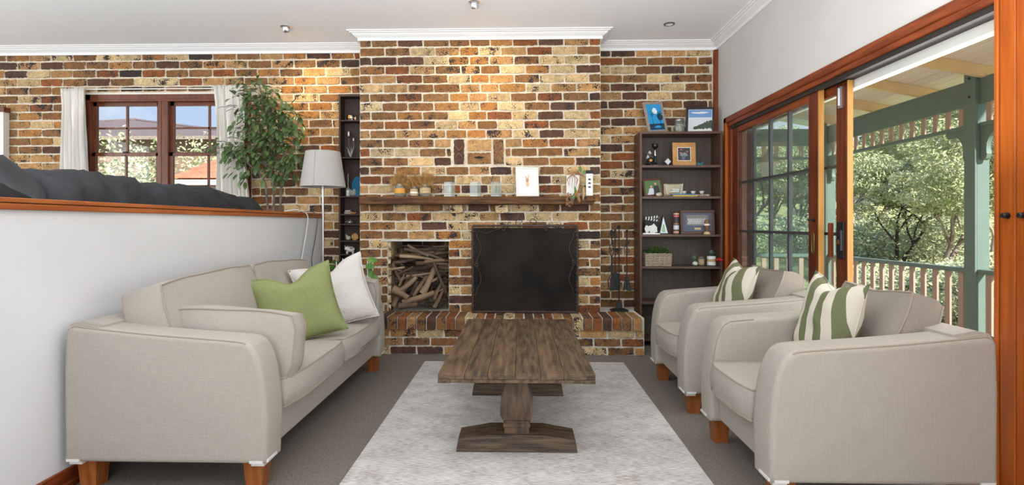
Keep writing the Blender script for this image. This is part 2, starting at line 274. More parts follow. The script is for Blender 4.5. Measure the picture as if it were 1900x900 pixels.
# ------------------------------------------------------------ mesh helpers
class G:
    def __init__(s): s.b = bmesh.new()
    def box(s, c, d, rot=None, bev=0, seg=1):
        m = Matrix.Translation(c) @ (Euler(rot).to_matrix().to_4x4() if rot else Matrix()) @ Matrix.Diagonal((*d, 1))
        r = bmesh.ops.create_cube(s.b, size=1, matrix=m)
        if bev:
            ed = list({e_ for v in r['verts'] for e_ in v.link_edges}); bmesh.ops.bevel(s.b, geom=ed, offset=bev, segments=seg, affect='EDGES', clamp_overlap=True)
        return s
    def bx(s, x0, x1, y0, y1, z0, z1, bev=0, seg=1): return s.box(((x0+x1)/2, (y0+y1)/2, (z0+z1)/2), (abs(x1-x0), abs(y1-y0), abs(z1-z0)), None, bev, seg)
    def tube(s, pts, r, n=6, cap=True, closed=False):
        pts = [Vector(p) for p in pts]; rs = r if isinstance(r, (list, tuple)) else [r]*len(pts); rings = []; up = None
        K = len(pts)
        for i, p in enumerate(pts):
            a = pts[(i-1) % K] if closed else pts[max(i-1, 0)]; c = pts[(i+1) % K] if closed else pts[min(i+1, K-1)]
            d = (c-a); d = d.normalized() if d.length > 1e-9 else Vector((0, 0, 1))
            if up is None: up = d.orthogonal().normalized()
            else:
                up = (up-d*up.dot(d)); up = up.normalized() if up.length > 1e-6 else d.orthogonal().normalized()
            q = d.cross(up)
            rings.append([s.b.verts.new(p+(up*math.cos(2*PI*k/n)+q*math.sin(2*PI*k/n))*rs[i]) for k in range(n)])
        for i in range(K if closed else K-1):
            A, B = rings[i], rings[(i+1) % K]
            for k in range(n): s.b.faces.new((A[k], A[(k+1) % n], B[(k+1) % n], B[k]))
        if cap and not closed:
            s.b.faces.new(rings[0][::-1]); s.b.faces.new(rings[-1])
        return s
    def lathe(s, prof, c=(0, 0, 0), n=16, cap=True, sq=False, mtx=None):
        rings = []; c = Vector(c)
        for r, z in prof:
            ring = []
            for k in range(4 if sq else n):
                a = (PI/4+k*PI/2) if sq else 2*PI*k/n; rr = r*math.sqrt(2) if sq else r
                v = Vector((math.cos(a)*rr, math.sin(a)*rr, z)); v = (mtx @ v) if mtx else v
                ring.append(s.b.verts.new(c+v))
            rings.append(ring)
        for A, B in zip(rings, rings[1:]):
            m = len(A)
            for k in range(m): s.b.faces.new((A[k], A[(k+1) % m], B[(k+1) % m], B[k]))
        if cap: s.b.faces.new(rings[0][::-1]); s.b.faces.new(rings[-1])
        return s
    def prism(s, poly, a0, a1, axis='y', bev=0, seg=2):
        """poly in the plane across the axis: axis y -> (x,z), x -> (y,z), z -> (x,y)"""
        f = {'y': lambda p, a: (p[0], a, p[1]), 'x': lambda p, a: (a, p[0], p[1]), 'z': lambda p, a: (p[0], p[1], a)}[axis]
        A = [s.b.verts.new(f(p, a0)) for p in poly]; B = [s.b.verts.new(f(p, a1)) for p in poly]; n = len(poly)
        fs = [s.b.faces.new(A), s.b.faces.new(B[::-1])]
        for k in range(n): fs.append(s.b.faces.new((A[k], B[k], B[(k+1) % n], A[(k+1) % n])))
        if bev:
            ed = list(set(fs[0].edges) | set(fs[1].edges)); bmesh.ops.bevel(s.b, geom=ed, offset=bev, segments=seg, affect='EDGES', clamp_overlap=True)
        return s
    def rprism(s, poly, a0, a1, r, axis='x', seg=4):
        f = {'y': lambda p, a: (p[0], a, p[1]), 'x': lambda p, a: (a, p[0], p[1]), 'z': lambda p, a: (p[0], p[1], a)}[axis]
        n = len(poly); P_ = [Vector(p) for p in poly]; ar = sum(P_[i].x*P_[(i+1) % n].y-P_[(i+1) % n].x*P_[i].y for i in range(n)); sg = 1 if ar > 0 else -1
        nr = []
        for i in range(n):
            d1 = (P_[i]-P_[i-1]).normalized(); d2 = (P_[(i+1) % n]-P_[i]).normalized(); n1, n2 = Vector((-d1.y, d1.x))*sg, Vector((-d2.y, d2.x))*sg
            nr.append((n1+n2)/max(.5, 1+n1.dot(n2)))
        def ring(ins, a): return [s.b.verts.new(f(P_[i]+nr[i]*ins, a)) for i in range(n)]
        rings = []
        for k in range(seg+1): t = PI/2*k/seg; rings.append(ring(r*(1-math.sin(t)), a0+r*(1-math.cos(t))))
        for k in range(seg, -1, -1): t = PI/2*k/seg; rings.append(ring(r*(1-math.sin(t)), a1-r*(1-math.cos(t))))
        for A, B in zip(rings, rings[1:]):
            for i in range(n): s.b.faces.new((A[i], A[(i+1) % n], B[(i+1) % n], B[i]))
        s.b.faces.new(rings[0]); s.b.faces.new(rings[-1][::-1]); return s
    def sph(s, c, d, sub=2, rot=None):
        m = Matrix.Translation(c) @ (Euler(rot).to_matrix().to_4x4() if rot else Matrix()) @ Matrix.Diagonal((*d, 1))
        bmesh.ops.create_icosphere(s.b, subdivisions=sub, radius=.5, matrix=m); return s
    def poly(s, pts): s.b.faces.new([s.b.verts.new(p) for p in pts]); return s
    def mesh(s, name='m', smooth=30):
        bmesh.ops.recalc_face_normals(s.b, faces=s.b.faces[:])
        me = bpy.data.meshes.new(name); s.b.to_mesh(me); s.b.free()
        if smooth:
            for p in me.polygons: p.use_smooth = True
            me.set_sharp_from_angle(angle=R(smooth))
        return me
def ob(name, g, m, parent=None, loc=None, rot=None, smooth=30, kind=None):
    me = g.mesh(name, smooth) if isinstance(g, G) else g
    if m and not me.materials: me.materials.append(M[m])
    o = bpy.data.objects.new(name, me); C.objects.link(o)
    if parent: o.parent = parent
    if loc is not None: o.location = loc
    if rot is not None: o.rotation_euler = rot
    if kind: o['kind'] = kind
    return o
def tag(o, label, cat, group=None, kind=None):
    o['label'] = label; o['category'] = cat
    if group: o['group'] = group
    if kind: o['kind'] = kind
    return o
def thing(name, label, cat, loc=(0, 0, 0), rot=(0, 0, 0), group=None):
    o = bpy.data.objects.new(name, None); C.objects.link(o); o.location = loc; o.rotation_euler = rot; o.empty_display_size = .05
    return tag(o, label, cat, group)
def struct(name, g, m, label=None, **k):
    o = ob(name, g, m, **k); o['kind'] = 'structure'
    if label: o['label'] = label
    return o
def sempty(name):
    o = bpy.data.objects.new(name, None); C.objects.link(o); o['kind'] = 'structure'; return o

# ------------------------------------------------------------ room shell
YB, YC, XR, ZC, XH = 5.395, 5.04, 1.945, 2.957, -2.0
CX0, CX1 = -1.517, .748
struct('floor', G().bx(-7.2, 2.0, -3.2, 5.7, -.15, 0), 'carpet')
struct('floor_upper_level', G().bx(-7.2, XH-.06, -3.2, 5.7, .001, .42), 'carpet')
struct('ceiling', G().bx(-7.2, 2.3, -3.3, 5.7, ZC, ZC+.12), 'ceil')
struct('wall_left', G().bx(-7.3, -7.0, -3.3, 5.6, 0, ZC), 'wall')
struct('wall_rear', G().bx(-7.3, 2.1, -3.35, -3.1, 0, ZC), 'wall')
# right wall: above the doors, beyond them and before them
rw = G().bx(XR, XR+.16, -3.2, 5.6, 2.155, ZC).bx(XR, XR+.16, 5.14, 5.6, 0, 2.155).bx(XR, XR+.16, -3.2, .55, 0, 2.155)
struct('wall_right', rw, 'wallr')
struct('trim_corner_bead', G().bx(1.905, 1.944, 5.352, 5.39, .5, 2.875, .004), 'jarrah')

# cornice swept along the walls with mitred corners
def sweep(path, prof, name, m):
    g = G(); rings = []
    for i, p in enumerate(path):
        p = Vector(p); n1 = n2 = None
        if i > 0: d = (p-Vector(path[i-1])).normalized(); n1 = Vector((d.y, -d.x))
        if i < len(path)-1: d = (Vector(path[i+1])-p).normalized(); n2 = Vector((d.y, -d.x))
        if n1 is None: n = n2
        elif n2 is None: n = n1
        else: n = (n1+n2)/(1+n1.dot(n2))
        rings.append([g.b.verts.new((p.x+n.x*q, p.y+n.y*q, z)) for q, z in prof])
    for A, B in zip(rings, rings[1:]):
        for k in range(len(prof)): g.b.faces.new((A[k], A[(k+1) % len(prof)], B[(k+1) % len(prof)], B[k]))
    g.b.faces.new(rings[0]); g.b.faces.new(rings[-1][::-1])
    return struct(name, g, m, smooth=25)
z0 = 2.878
sweep([(-7, YB), (CX0, YB), (CX0, YC), (CX1, YC), (CX1, YB), (XR, YB), (XR, -3.1)],
      [(0, z0), (.014, z0), (.014, z0+.026), (.03, z0+.034), (.05, z0+.045), (.06, z0+.058), (.075, z0+.06), (.078, z0+.068), (.095, z0+.07), (.095, ZC), (0, ZC)], 'trim_cornice', 'white')

# half wall between the two levels
hw = struct('wall_partition', G().bx(XH-.11, XH, -3.0, 5.37, 0, 1.215), 'wall')
for z_, w_, zz, mm in ((1.215, .018, 1.24, 'cap'), (1.24, .010, 1.243, 'dark'), (1.243, .02, 1.262, 'cap')):
    ob('cap_rail', G().bx(XH-.11-w_, XH+w_, -3.0, 5.375, z_, zz, .002), mm, hw)
bb = struct('baseboard_left', G().bx(XH, XH+.018, -3.0, 5.37, 0, .085, .004), 'jarrah_h')
ob('baseboard_bead', G().bx(XH, XH+.026, -3.0, 5.37, 0, .03, .004), 'jarrah_h', bb)

# ------------------------------------------------------------ bricks
PAL = dict(C=(.56, .40, .205), T=(.42, .235, .095), O=(.37, .17, .05), B=(.23, .112, .043), R=(.245, .083, .027), D=(.105, .05, .032), K=(.04, .03, .027))
def brick_mesh(w, h, dpt, seed, amp=.0026):
    r = random.Random(seed); pts = []
    def side(x0, z0_, x1, z1_, n):
        for k in range(n):
            f = k/n; pts.append((x0+(x1-x0)*f, z0_+(z1_-z0_)*f))
    nx = 4 if w > .15 else 2
    c = .006
    side(-w/2+c, -h/2, w/2-c, -h/2, nx); side(w/2, -h/2+c, w/2, h/2-c, 2); side(w/2-c, h/2, -w/2+c, h/2, nx); side(-w/2, h/2-c, -w/2, -h/2+c, 2)
    pts = [(x+r.uniform(-amp, amp), z+r.uniform(-amp, amp*.6)) for x, z in pts]
    g = G(); f = [g.b.verts.new((x*.985, -dpt/2+r.uniform(-.0015, .0015), z*.96)) for x, z in pts]; m_ = [g.b.verts.new((x, -dpt/2+.005, z)) for x, z in pts]; bk = [g.b.verts.new((x, dpt/2, z)) for x, z in pts]
    n = len(pts); g.b.faces.new(f)
    for A, B in ((f, m_), (m_, bk)):
        for k in range(n): g.b.faces.new((A[k], B[k], B[(k+1) % n], A[(k+1) % n]))
    me = g.mesh('brick', 40); me.materials.append(M['brick']); return me
_bm = {}
def get_brick(w, h=.073, dpt=.05):
    wq = round(w/.012)*.012; key = (round(wq, 3), h, dpt, rnd.randrange(5))
    if key not in _bm: _bm[key] = brick_mesh(wq, h, dpt, hash(key) & 0xffff)
    return _bm[key]
def col(letter):
    c = PAL[letter]; k = rnd.uniform(.82, 1.18); s = rnd.uniform(.93, 1.07)
    return (min(c[0]*k*s, .8), c[1]*k, min(c[2]*k/s, .7), 1)
def lay(parent, X0, X1, z, Yf, letter, rot=None, h=.073, dpt=.05, proud=0, name='brick'):
    w = X1-X0-.0115
    if w < .02: return
    o = ob(name, get_brick(w, h, dpt), None, parent); o.location = ((X0+X1)/2, Yf+dpt/2-.006-proud+rnd.uniform(-.0025, .0025), z+rnd.uniform(-.0012, .0012))
    o.rotation_euler = (0, R(rnd.uniform(-.5, .5)), 0); o.scale = (w/(round(w/.012)*.012), 1, 1)
    o.color = col(letter); return o
def rowz(k): return 2.860-.086*k
def course(parent, k, spec, Yp, start):
    x = ax(start, Yp)
    for tk in spec.split():
        if tk[0] == '|': x = ax(float(tk[1:]), Yp); continue
        x2 = ax(float(tk[1:]), Yp); lay(parent, x, x2, rowz(k), Yp, tk[0]); x = x2

NX0, NX1, NZT = ax(720, YC), ax(832, YC), 0.995     # wood niche
FX0, FX1, FZT = -.38, .46, 1.06                      # fire opening behind the screen
ch = G()
cy0 = YC+.004
ch.bx(CX0+.003, CX1-.003, cy0, YB+.3, 1.06, ZC)
ch.bx(CX0+.003, NX0-.004, cy0, YB+.3, .33, 1.06).bx(NX1+.004, FX0, cy0, YB+.3, .33, 1.06).bx(FX1, CX1-.003, cy0, YB+.3, .33, 1.06)
ch.bx(NX0-.004, NX1+.004, cy0, YB+.3, NZT, 1.06).bx(NX0-.004, NX1+.004, YB+.22, YB+.3, .3, 1.0).bx(FX0, FX1, YB+.2, YB+.3, .3, FZT)
cb = struct('wall_chimney', ch, 'mortar')
rows = ["B689 B737 D785 B834 B872 B909 O951 R998 D1046 T1093 R1115", "B714 B761 C807 T853 O889 C929 T977 R1025 C1070 B1115", "D689 D737 D787 C832 O871 O908 T953 B1001 C1047 C1093 B1115",
"B714 R760 T807 B855 T891 B928 C975 O1020 C1068 D1115", "B689 T735 R784 B831 C873 O908 T954 B1001 C1047 C1092 B1115", "C711 T757 B805 B854 T891 T926 O976 C1022 T1070 T1115",
"B686 B736 R784 B834 O870 T904 C947 B996 R1044 B1093 D1115", "C709 B757 B805 O853 C890 O924 C972 B1020 D1068 B1115", "B688 B736 O784 B832 C868 O903 R950 C997 D1046 C1094 R1115",
"B713 R760 B808 C849 T885 B923 C972 R1019 B1068 B1115", "T686 B734 T781 T827 O866 O902 T951 C1000 D1047 C1093 C1115", "B711 B758 B806 T838 |937 T969 O1018 R1068 T1115",
"R687 C732 C778 B828 B838 |937 B948 B997 B1045 T1094 B1115", "B711 B758 C805 D838 |937 C969 B1019 O1067 D1115", "D686 B733 O781 C827 B870 T909 D950 T1000 B1047 C1094 D1115",
"R708 B756 B800 B846 C892 T930 C975 D1023 C1068 C1115", "T684 C732 T780 T822 R855 D906 C955 R1000 R1042 C1090 T1115", "B708 B756 T805 B850 C895 B940 T990 B1040 C1090 B1115",
"B685 B731 C778 B823 C847 C867 D908 B927 C949 C998 B1039 D1094 B1115", "C708 B754 R801 C847 C889 T927 D975 C1024 C1072 B1115", "B685 O734 C781 D830 C867 T920 C968 B1016 C1044 R1092 B1115",
"B711 B758 T807 O856 C877 |1071 K1115", "B686 C720 |832 O877 |1071 C1094 B1115", "B708 B720 |832 R854 T877 |1071 B1115", "B686 B720 |832 B877 |1071 B1094 B1115", "B708 T720 |832 O853 B877 |1071 B1115",
"D684 T720 |832 B877 |1071 C1094 O1115", "B708 B720 |832 C854 T877 |1071 R1115", "B686 B720 |832 D877 |1071 T1093 B1115", "B712 B720 |832 B854 B877 |1071 R1115"]
for k, s_ in enumerate(rows): course(cb, k, s_, YC, 667)
# decorative group of larger bricks
zt, zb = at(850, 258, YC).z, at(850, 306, YC).z
for a, b, L_ in ((841, 863, 'D'), (914, 936, 'B')):
    o = ob('feature_brick', brick_mesh(zt-zb-.008, ax(b, YC)-ax(a, YC)-.012, .06, a), None, cb, ((ax(a, YC)+ax(b, YC))/2, YC+.018, (zt+zb)/2), (0, PI/2, 0)); o.color = col(L_)
    cx_ = (ax(a, YC)+ax(b, YC))/2
    for sgn in (1, -1):
        pts = [(cx_-.035*t_, YC-.014, (zt+zb)/2+sgn*(.012+.045*abs(t_)**1.3)) for t_ in (-1, -.5, 0, .5, 1)]
        ob('relief_line', G().tube(pts, [.003, .005, .006, .005, .003], 5), None, cb).data.materials.append(M['p_brown'])
xa, xb = ax(866, YC), ax(912, YC); zm = at(850, 282, YC).z
o = ob('feature_brick', brick_mesh(xb-xa-.01, zt-zm-.012, .06, 5), None, cb, ((xa+xb)/2, YC+.018, (zt+zm)/2)); o.color = col('T')
o = ob('feature_brick', brick_mesh(xb-xa-.01, zm-zb-.012, .06, 6), None, cb, ((xa+xb)/2, YC+.018, (zm+zb)/2)); o.color = col('B')
lens = [(math.cos(t_)*.05, math.sin(t_)*.014*(1-abs(math.cos(t_))*.6)) for t_ in [2*PI*i/16 for i in range(16)]]
ob('leaf_hole_shade', G().prism([((xa+xb)/2+x, (zm+zb)/2+.006+z) for x, z in lens], YC-.0145, YC-.010), 'soot_and_shade', cb)  # dark plate standing in for the shade inside the leaf-shaped hole
ob('leaf_rim', G().tube([((xa+xb)/2+x*1.15, YC-.0145, (zm+zb)/2+.006+z*1.3) for x, z in lens], .003, 5, closed=True), 'dead', cb)
ob('lintel', G().bx(ax(708, YC), ax(836, YC), YC-.012, YC+.07, NZT-.001, NZT+.008), 'steel', cb)
ob('lintel', G().bx(FX0-.04, FX1+.04, YC-.004, YC+.07, FZT, FZT+.008), 'steel', cb)
# inside of the niche and the firebox
for k in range(22, 29):
    x = NX0-.02-.1*(k % 2)
    while x < NX1:
        lay(cb, max(x, NX0), min(x+.24, NX1), rowz(k), YB+.22, rnd.choice('CTBBD')); x += .24
for k in range(22, 30):
    for yy in ((0, 1) if k % 2 else (0,)):
        o = ob('brick', get_brick(.22 if not k % 2 else .1), None, cb, (NX0-.005, YC+.13+yy*.24-(.05 if k % 2 else 0), rowz(k)), (0, 0, PI/2)); o.color = col('C' if rnd.random() < .5 else 'B')
ob('firebox_lining', G().bx(FX0-.003, FX0+.006, YC+.07, YB+.2, .33, FZT).bx(FX1-.006, FX1+.003, YC+.07, YB+.2, .33, FZT).bx(FX0, FX1, YB+.19, YB+.2, .33, FZT), 'soot_and_shade', cb)

# brick wall with the window (left of the chimney)
WX0, WX1, WZ0, WZ1 = ax(160, YB), ax(466, YB), 1.16, 2.475
bl = G(); y0 = YB+.004
bl.bx(-7, WX0, y0, YB+.11, 0, ZC).bx(WX1, CX0, y0, YB+.11, 0, ZC).bx(WX0, WX1, y0, YB+.11, WZ1, ZC).bx(WX0, WX1, y0, YB+.11, 0, WZ0)
wb = struct('wall_back', bl, 'mortar')
rl = ["B-30 B12 B54 T94 C136 B180 C222 C263 B307 C349 K395 B439 B483 T525 O568 D614 O657 R668", "D33 T75 D118 B160 B202 O246 B289 D333 B377 O419 T460 B504 T546 B587 B632 D668",
"O9 D52 C94 T135 B179 R221 K264 R307 B350 B394 R437 B478 O519 B562 T604 C649 O668", "T32 C75 R117 B162 D205 B249 C292 C332 R376 T417 T453 B497 T546 O587 T631 B668"]
for k, s_ in enumerate(rl): course(wb, k, s_, YB, -20)
# the course over the window is cut down
spec4 = "T12 B54 B96 O135 C179 T223 D265 B307 B348 B394 B437 C478 C521 O563 T608 O652 R668"
x = ax(-20, YB)
for tk in spec4.split():
    x2 = ax(float(tk[1:]), YB)
    if WX0+.02 < x2 and x < WX1-.1: lay(wb, x, x2, rowz(4)+.014, YB, tk[0], h=.045)
    else: lay(wb, x, x2, rowz(4), YB, tk[0])
    x = x2
lw = {5: ("B34 C76 R120 T158", "T500 C545 C592 B637 T655"), 6: ("T13 T55 R99 B140 C158", "O483 B528 O573 O617 C650"), 7: ("B34 O78 B120 T158", "B505 T550 O594 T636 B655"), 8: ("T15 T57 C99 O140 C158", "O483 C528 T573 B617 T655"), 9: ("B34 O78 B122 B158", "T505 T550 O594 T636")}
for k in range(5, 20):
    a, b = lw.get(k, (None, None))
    if a is None:
        pal = 'TTOCBBBRD' if k < 15 else 'BBTTCDR'
        off = 20*(k % 2); a = ' '.join(rnd.choice('TOCBBBRDT')+str(v) for v in ([34, 78, 120, 158] if k % 2 else [15, 57, 99, 140, 158]))
        vs_ = [505, 550, 594, 637, 662] if k % 2 else [483, 528, 573, 617, 662]
        b = ' '.join(rnd.choice(pal)+str(v) for v in vs_)
    course(wb, k, a, YB, -20); course(wb, k, b, YB, 467)
for k in range(20, 31):
    x = ax(575, YB)-(.12 if k % 2 else 0)
    while x < CX0-.02:
        x2 = min(x+.24, CX0); lay(wb, x, x2, rowz(k), YB, rnd.choice('BBTTCRD')); x = x2
# alcove wall right of the chimney
ra = G().bx(CX1, XR+.1, y0, YB+.11, 0, ZC)
wa = struct('wall_alcove', ra, 'mortar')
rr_ = ["D1133 D1179 T1226 T1273 C1318 T1327", "R1156 B1201 B1249 O1295 B1327", "C1133 C1179 B1226 D1271 B1317 C1327", "B1155 B1201 C1245 B1291 B1327", "B1132 D1179 B1225 C1270 B1315 T1327", "T1154 D1201 C1245 B1291 B1327",
"D1128 D1178 B1225 B1267 D1314 B1327", "B1157 T1203 T1247 B1292 B1327", "D1133 D1180 T1226 D1270 C1315 C1327", "T1155 T1201 B1247 B1292 T1327"]
for k in range(10, 30):
    c_ = lambda: rnd.choice('BBTCDRTB'); rr_.append((f'{c_()}1156 {c_()}1201' if k % 2 else f'{c_()}1133 {c_()}1180'))
for k, s_ in enumerate(rr_):
    x = CX1
    for tk in s_.split():
        x2 = min(ax(float(tk[1:]), YB), 1.902); lay(wa, x, x2, rowz(k), YB, tk[0]); x = x2

# raised brick hearth: three courses, then headers on edge
HX0, HX1, HYF, HZ = -1.52, 1.085, 4.755, .335
ht = thing('brick_hearth', 'raised brick hearth with rounded header bricks on edge below the fireplace', 'hearth')
ob('mortar_core', G().bx(HX0, HX1, HYF+.006, YC+.003, 0, HZ-.006).bx(HX0+.003, CX1, YC+.003, YC+.02, 0, .325).bx(CX1, HX1, YC, YB-.03, 0, HZ-.006).bx(NX0, NX1, YC, YB+.22, 0, HZ-.02).bx(FX0, FX1, YC, YB+.2, 0, HZ-.02), 'mortarw', ht)
low = {0: 'CCCTCTBTDB', 1: 'BBBRBTDRBB', 2: 'CCTTBCTTBB'}
for i, (z, n) in enumerate(((.038, 0), (.116, 1), (.192, 2))):
    x = HX0-(.12 if i % 2 == 0 else 0); j = 0
    while x < HX1-.03:
        x2 = min(x+.24, HX1); lay(ht, max(x, HX0), x2, z, HYF, rnd.choice(low[i]), h=.066); x = x2; j += 1
def header_mesh(seed):
    g = G(); r = random.Random(seed); pr = []
    for t_ in range(5):
        a = PI/2*t_/4; pr.append((HYF-.028+.03-.03*math.sin(a), HZ-.03+.03*math.cos(a)))
    pr = [(YC+.02, HZ)]+pr+[(HYF-.028, .226), (YC+.02, .226)]
    pr = [(y+r.uniform(-.002, .002), z+r.uniform(-.0015, .0015)) for y, z in pr]
    g.prism(pr, -.037, .037, 'x', .005, 1); me = g.mesh('brick', 30)
    # centre the mesh on its own origin
    c = Vector((0, (HYF+YC)/2, .28)); me.transform(Matrix.Translation(-c)); me.materials.append(M['brickh']); return me, c
hms = [header_mesh(i) for i in range(5)]
pat = 'TCBDBRTBDBRBCORBCBDBRTBCBRDRBTBRBDKTCRBDR'
x = HX0+.04; i = 0
while x < HX1-.02:
    me, c = hms[i % 5]; o = ob('header_brick', me, None, ht, (x, c.y, c.z+rnd.uniform(-.003, .002)), (0, R(rnd.uniform(-1, 1)), R(rnd.uniform(-.7, .7)))); o.color = col(pat[i % len(pat)])
    x += .0862; i += 1

# ------------------------------------------------------------ mantel shelf
mt = thing('mantel_shelf', 'long dark timber mantel shelf across the brick chimney', 'mantel shelf', (0, 0, 1.335))
mx0, mx1 = ax(666, 4.86), ax(1103, 4.86)
ob('board', G().bx(mx0, mx1, 4.86, YC-.004, 0, .072, .005), 'mantel', mt)
for px in (846, 931):
    x = ax(px, 4.92); o = ob('brick_corbel', get_brick(.12, .073, .1), None, mt, (x, 4.985, -.040)); o.color = col('C')
MZ = 1.407

# ------------------------------------------------------------ windows and curtains
wn = sempty('window_1')
fy0, fy1 = YB-.012, YB+.09
wf = G().bx(WX0, WX1, fy0, fy1, WZ1-.055, WZ1).bx(WX0, WX1, fy0, fy1, WZ0, WZ0+.05).bx(WX0, WX0+.05, fy0, fy1, WZ0, WZ1).bx(WX1-.05, WX1, fy0, fy1, WZ0, WZ1)
ob('window_frame', wf, 'darkjar', wn)
ob('frame_bead', G().bx(WX0+.05, WX1-.05, fy0-.008, fy0+.02, WZ1-.075, WZ1-.05, .004), 'darkjar', wn)
ob('mortar_line', G().bx(WX0-.01, WX1+.01, YB-.004, YB+.02, WZ1, WZ1+.016), 'headwhite', wn)
mx_a, mx_b = ax(294, YB), ax(313, YB)
ob('mullion', G().bx(mx_a, mx_b, fy0-.002, fy1, WZ0+.03, WZ1-.05, .004).bx(mx_a+.03, mx_a+.04, fy0-.006, fy0, WZ0+.03, WZ1-.06), 'darkjar', wn)
zmeet = 1.86
for (a, b) in ((WX0+.05, mx_a), (mx_b, WX1-.05)):
    w_ = b-a
    for (z0_, z1_, yy, cx_) in ((zmeet, WZ1-.06, YB+.03, .5), (WZ0+.05, zmeet+.02, YB+.012, .5)):
        f = G(); r_ = .035
        f.bx(a, b, yy, yy+.03, z1_-(.05 if z1_ > 2 else .03), z1_).bx(a, b, yy, yy+.03, z0_, z0_+.03).bx(a, a+r_, yy, yy+.03, z0_, z1_).bx(b-r_, b, yy, yy+.03, z0_, z1_)
        s_ = ob('sash', f, 'darkjar', wn)
        mzz = (z0_+z1_)/2; mxx = (a+b)/2
        ob('glazing_bar', G().bx(mxx-.009, mxx+.009, yy, yy+.022, z0_+.02, z1_-.02), 'darkjar', s_)
        ob('glazing_bar', G().bx(a+.02, b-.02, yy, yy+.022, mzz-.009, mzz+.009), 'darkjar', s_)
        for (p0, p1) in ((a+r_, mxx), (mxx, b-r_)):
            for (q0, q1) in ((z0_+.03, mzz), (mzz, z1_-.03)):
                ob('pane', G().bx(p0+.002, p1-.002, yy+.012, yy+.015, q0+.002, q1-.002), 'glass', s_)
    ob('sash_lock', G().bx((a+b)/2-.02, (a+b)/2+.02, YB-.002, YB+.02, zmeet+.02, zmeet+.035), 'blackm', wn)

def curtain(name, label, xt0, xt1, xb0, xb1, zt_, zb_, Yp, folds, seed):
    t = thing(name, label, 'curtain', ((xt0+xt1)/2, Yp, zb_)); ox = (xt0+xt1)/2
    g = G(); nu, nv = 72, 26; r = random.Random(seed); ph = [r.uniform(-.4, .4) for _ in range(nu+1)]
    V = []
    for j in range(nv+1):
        v = j/nv; row = []
        for i in range(nu+1):
            u = i/nu; uu = u+.018*math.sin(folds*3.1*u+3*v)
            x = (xt0+(xt1-xt0)*uu)*(1-v)+(xb0+(xb1-xb0)*uu)*v
            x += (.03*math.sin(PI*min(v*1.4, 1)))*(u-.5)*-1.2
            amp = (.012+.022*min(1, v*3))
            y = amp*math.sin(folds*2*PI*u+.8*math.sin(2.5*v+u*5))+.006*math.sin(folds*4.3*PI*u+6*v)
            if v < .06: y *= 1.4
            row.append(g.b.verts.new((x-ox, y, (zt_-zb_)*(1-v)+(.006*math.sin(folds*2*PI*u) if j == 0 else 0))))
        V.append(row)
    for j in range(nv):
        for i in range(nu): g.b.faces.new((V[j][i], V[j][i+1], V[j+1][i+1], V[j+1][i]))
    o = ob('cloth', g, 'curtain', t, smooth=80); m_ = o.modifiers.new('s', 'SOLIDIFY'); m_.thickness = .002
    return t
curtain('curtain', 'white pleated curtain hanging at the left side of the window', ax(112, 5.3), ax(158, 5.3), ax(108, 5.3), ax(172, 5.3), 2.52, .95, 5.3, 7, 1)
curtain('curtain', 'white pleated curtain at the right of the window, behind the ficus', ax(396, 5.3), ax(452, 5.3), ax(402, 5.3), ax(466, 5.3), 2.54, .95, 5.3, 8, 2)
rod = thing('curtain_rod', 'thin curtain rod running along the top of the window', 'curtain rod', (0, 5.335, 2.517))
ob('rod', G().tube([(ax(108, 5.3), 0, 0), (ax(460, 5.3), 0, 0)], .006, 8), 'headwhite', rod)
for px in (108, 286, 460): ob('bracket', G().tube([(ax(px, 5.3), 0, 0), (ax(px, 5.3), .055, 0)], .006, 6), 'headwhite', rod)

# white bookcase at the far left edge
bk = thing('white_bookcase', 'white bookcase with brown top at the left end of the brick wall', 'bookcase', (-5.5, 5.355, .42))
bw, x1_ = 1.0, ax(7, 5.33)+5.5
for a, b, c_, d, m_ in ((x1_-.04, x1_, 0, 1.9, 'offwhite'), (x1_-bw, x1_-bw+.04, 0, 1.9, 'offwhite')): ob('side_panel', G().bx(a, b, -.03, .034, c_, d), m_, bk)
ob('top_board', G().bx(x1_-bw-.02, x1_+.012, -.04, .035, 1.87, 1.92), 'darkjar', bk)
for z in (.05, .45, .83, 1.22, 1.56): ob('shelf', G().bx(x1_-bw+.04, x1_-.04, -.025, .033, z, z+.025), 'offwhite', bk)
for z in (.855, 1.245, 1.585):
    x = x1_-.045; i = 0
    while x > x1_-.34:
        w_ = rnd.uniform(.018, .035); h_ = rnd.uniform(.2, .27)
        o = ob('book', G().bx(-w_/2, w_/2, -.022, .025, 0, h_), rnd.choice(['p_brown', 'p_mat', 'p_pink', 'p_dark', 'paper', 'fr_red']), None, (-5.5+x-w_/2, 5.355, .42+z))
        tag(o, 'book standing in the white bookcase at the far left edge', 'book', 'books in the white bookcase'); x -= w_+.001

# ------------------------------------------------------------ sliding doors, architrave
DX = 1.935
hd = sempty('trim_door_architrave')
ob('architrave_head', G().bx(DX-.012, XR+.02, 1.2, 5.16, 2.10, 2.158, .006), 'jarrah_h', hd)
ob('architrave_head', G().bx(DX-.002, XR+.02, 1.2, 5.13, 2.065, 2.102, .004), 'jarrah_h', hd)
ob('architrave_side', G().bx(DX-.012, XR+.02, 5.105, 5.165, 0, 2.158, .006), 'jarrah_o', hd)
ob('head_track', G().bx(XR+.02, XR+.115, .55, 5.11, 2.05, 2.09), 'dark', hd)
ob('head_groove', G().bx(XR+.0, XR+.03, .55, 5.10, 2.035, 2.066), 'dark', hd)
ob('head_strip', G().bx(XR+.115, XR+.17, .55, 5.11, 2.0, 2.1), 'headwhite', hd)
ob('jamb_far', G().bx(XR+.0, XR+.17, 5.03, 5.11, 0, 2.09, .004), 'jarrah', hd)
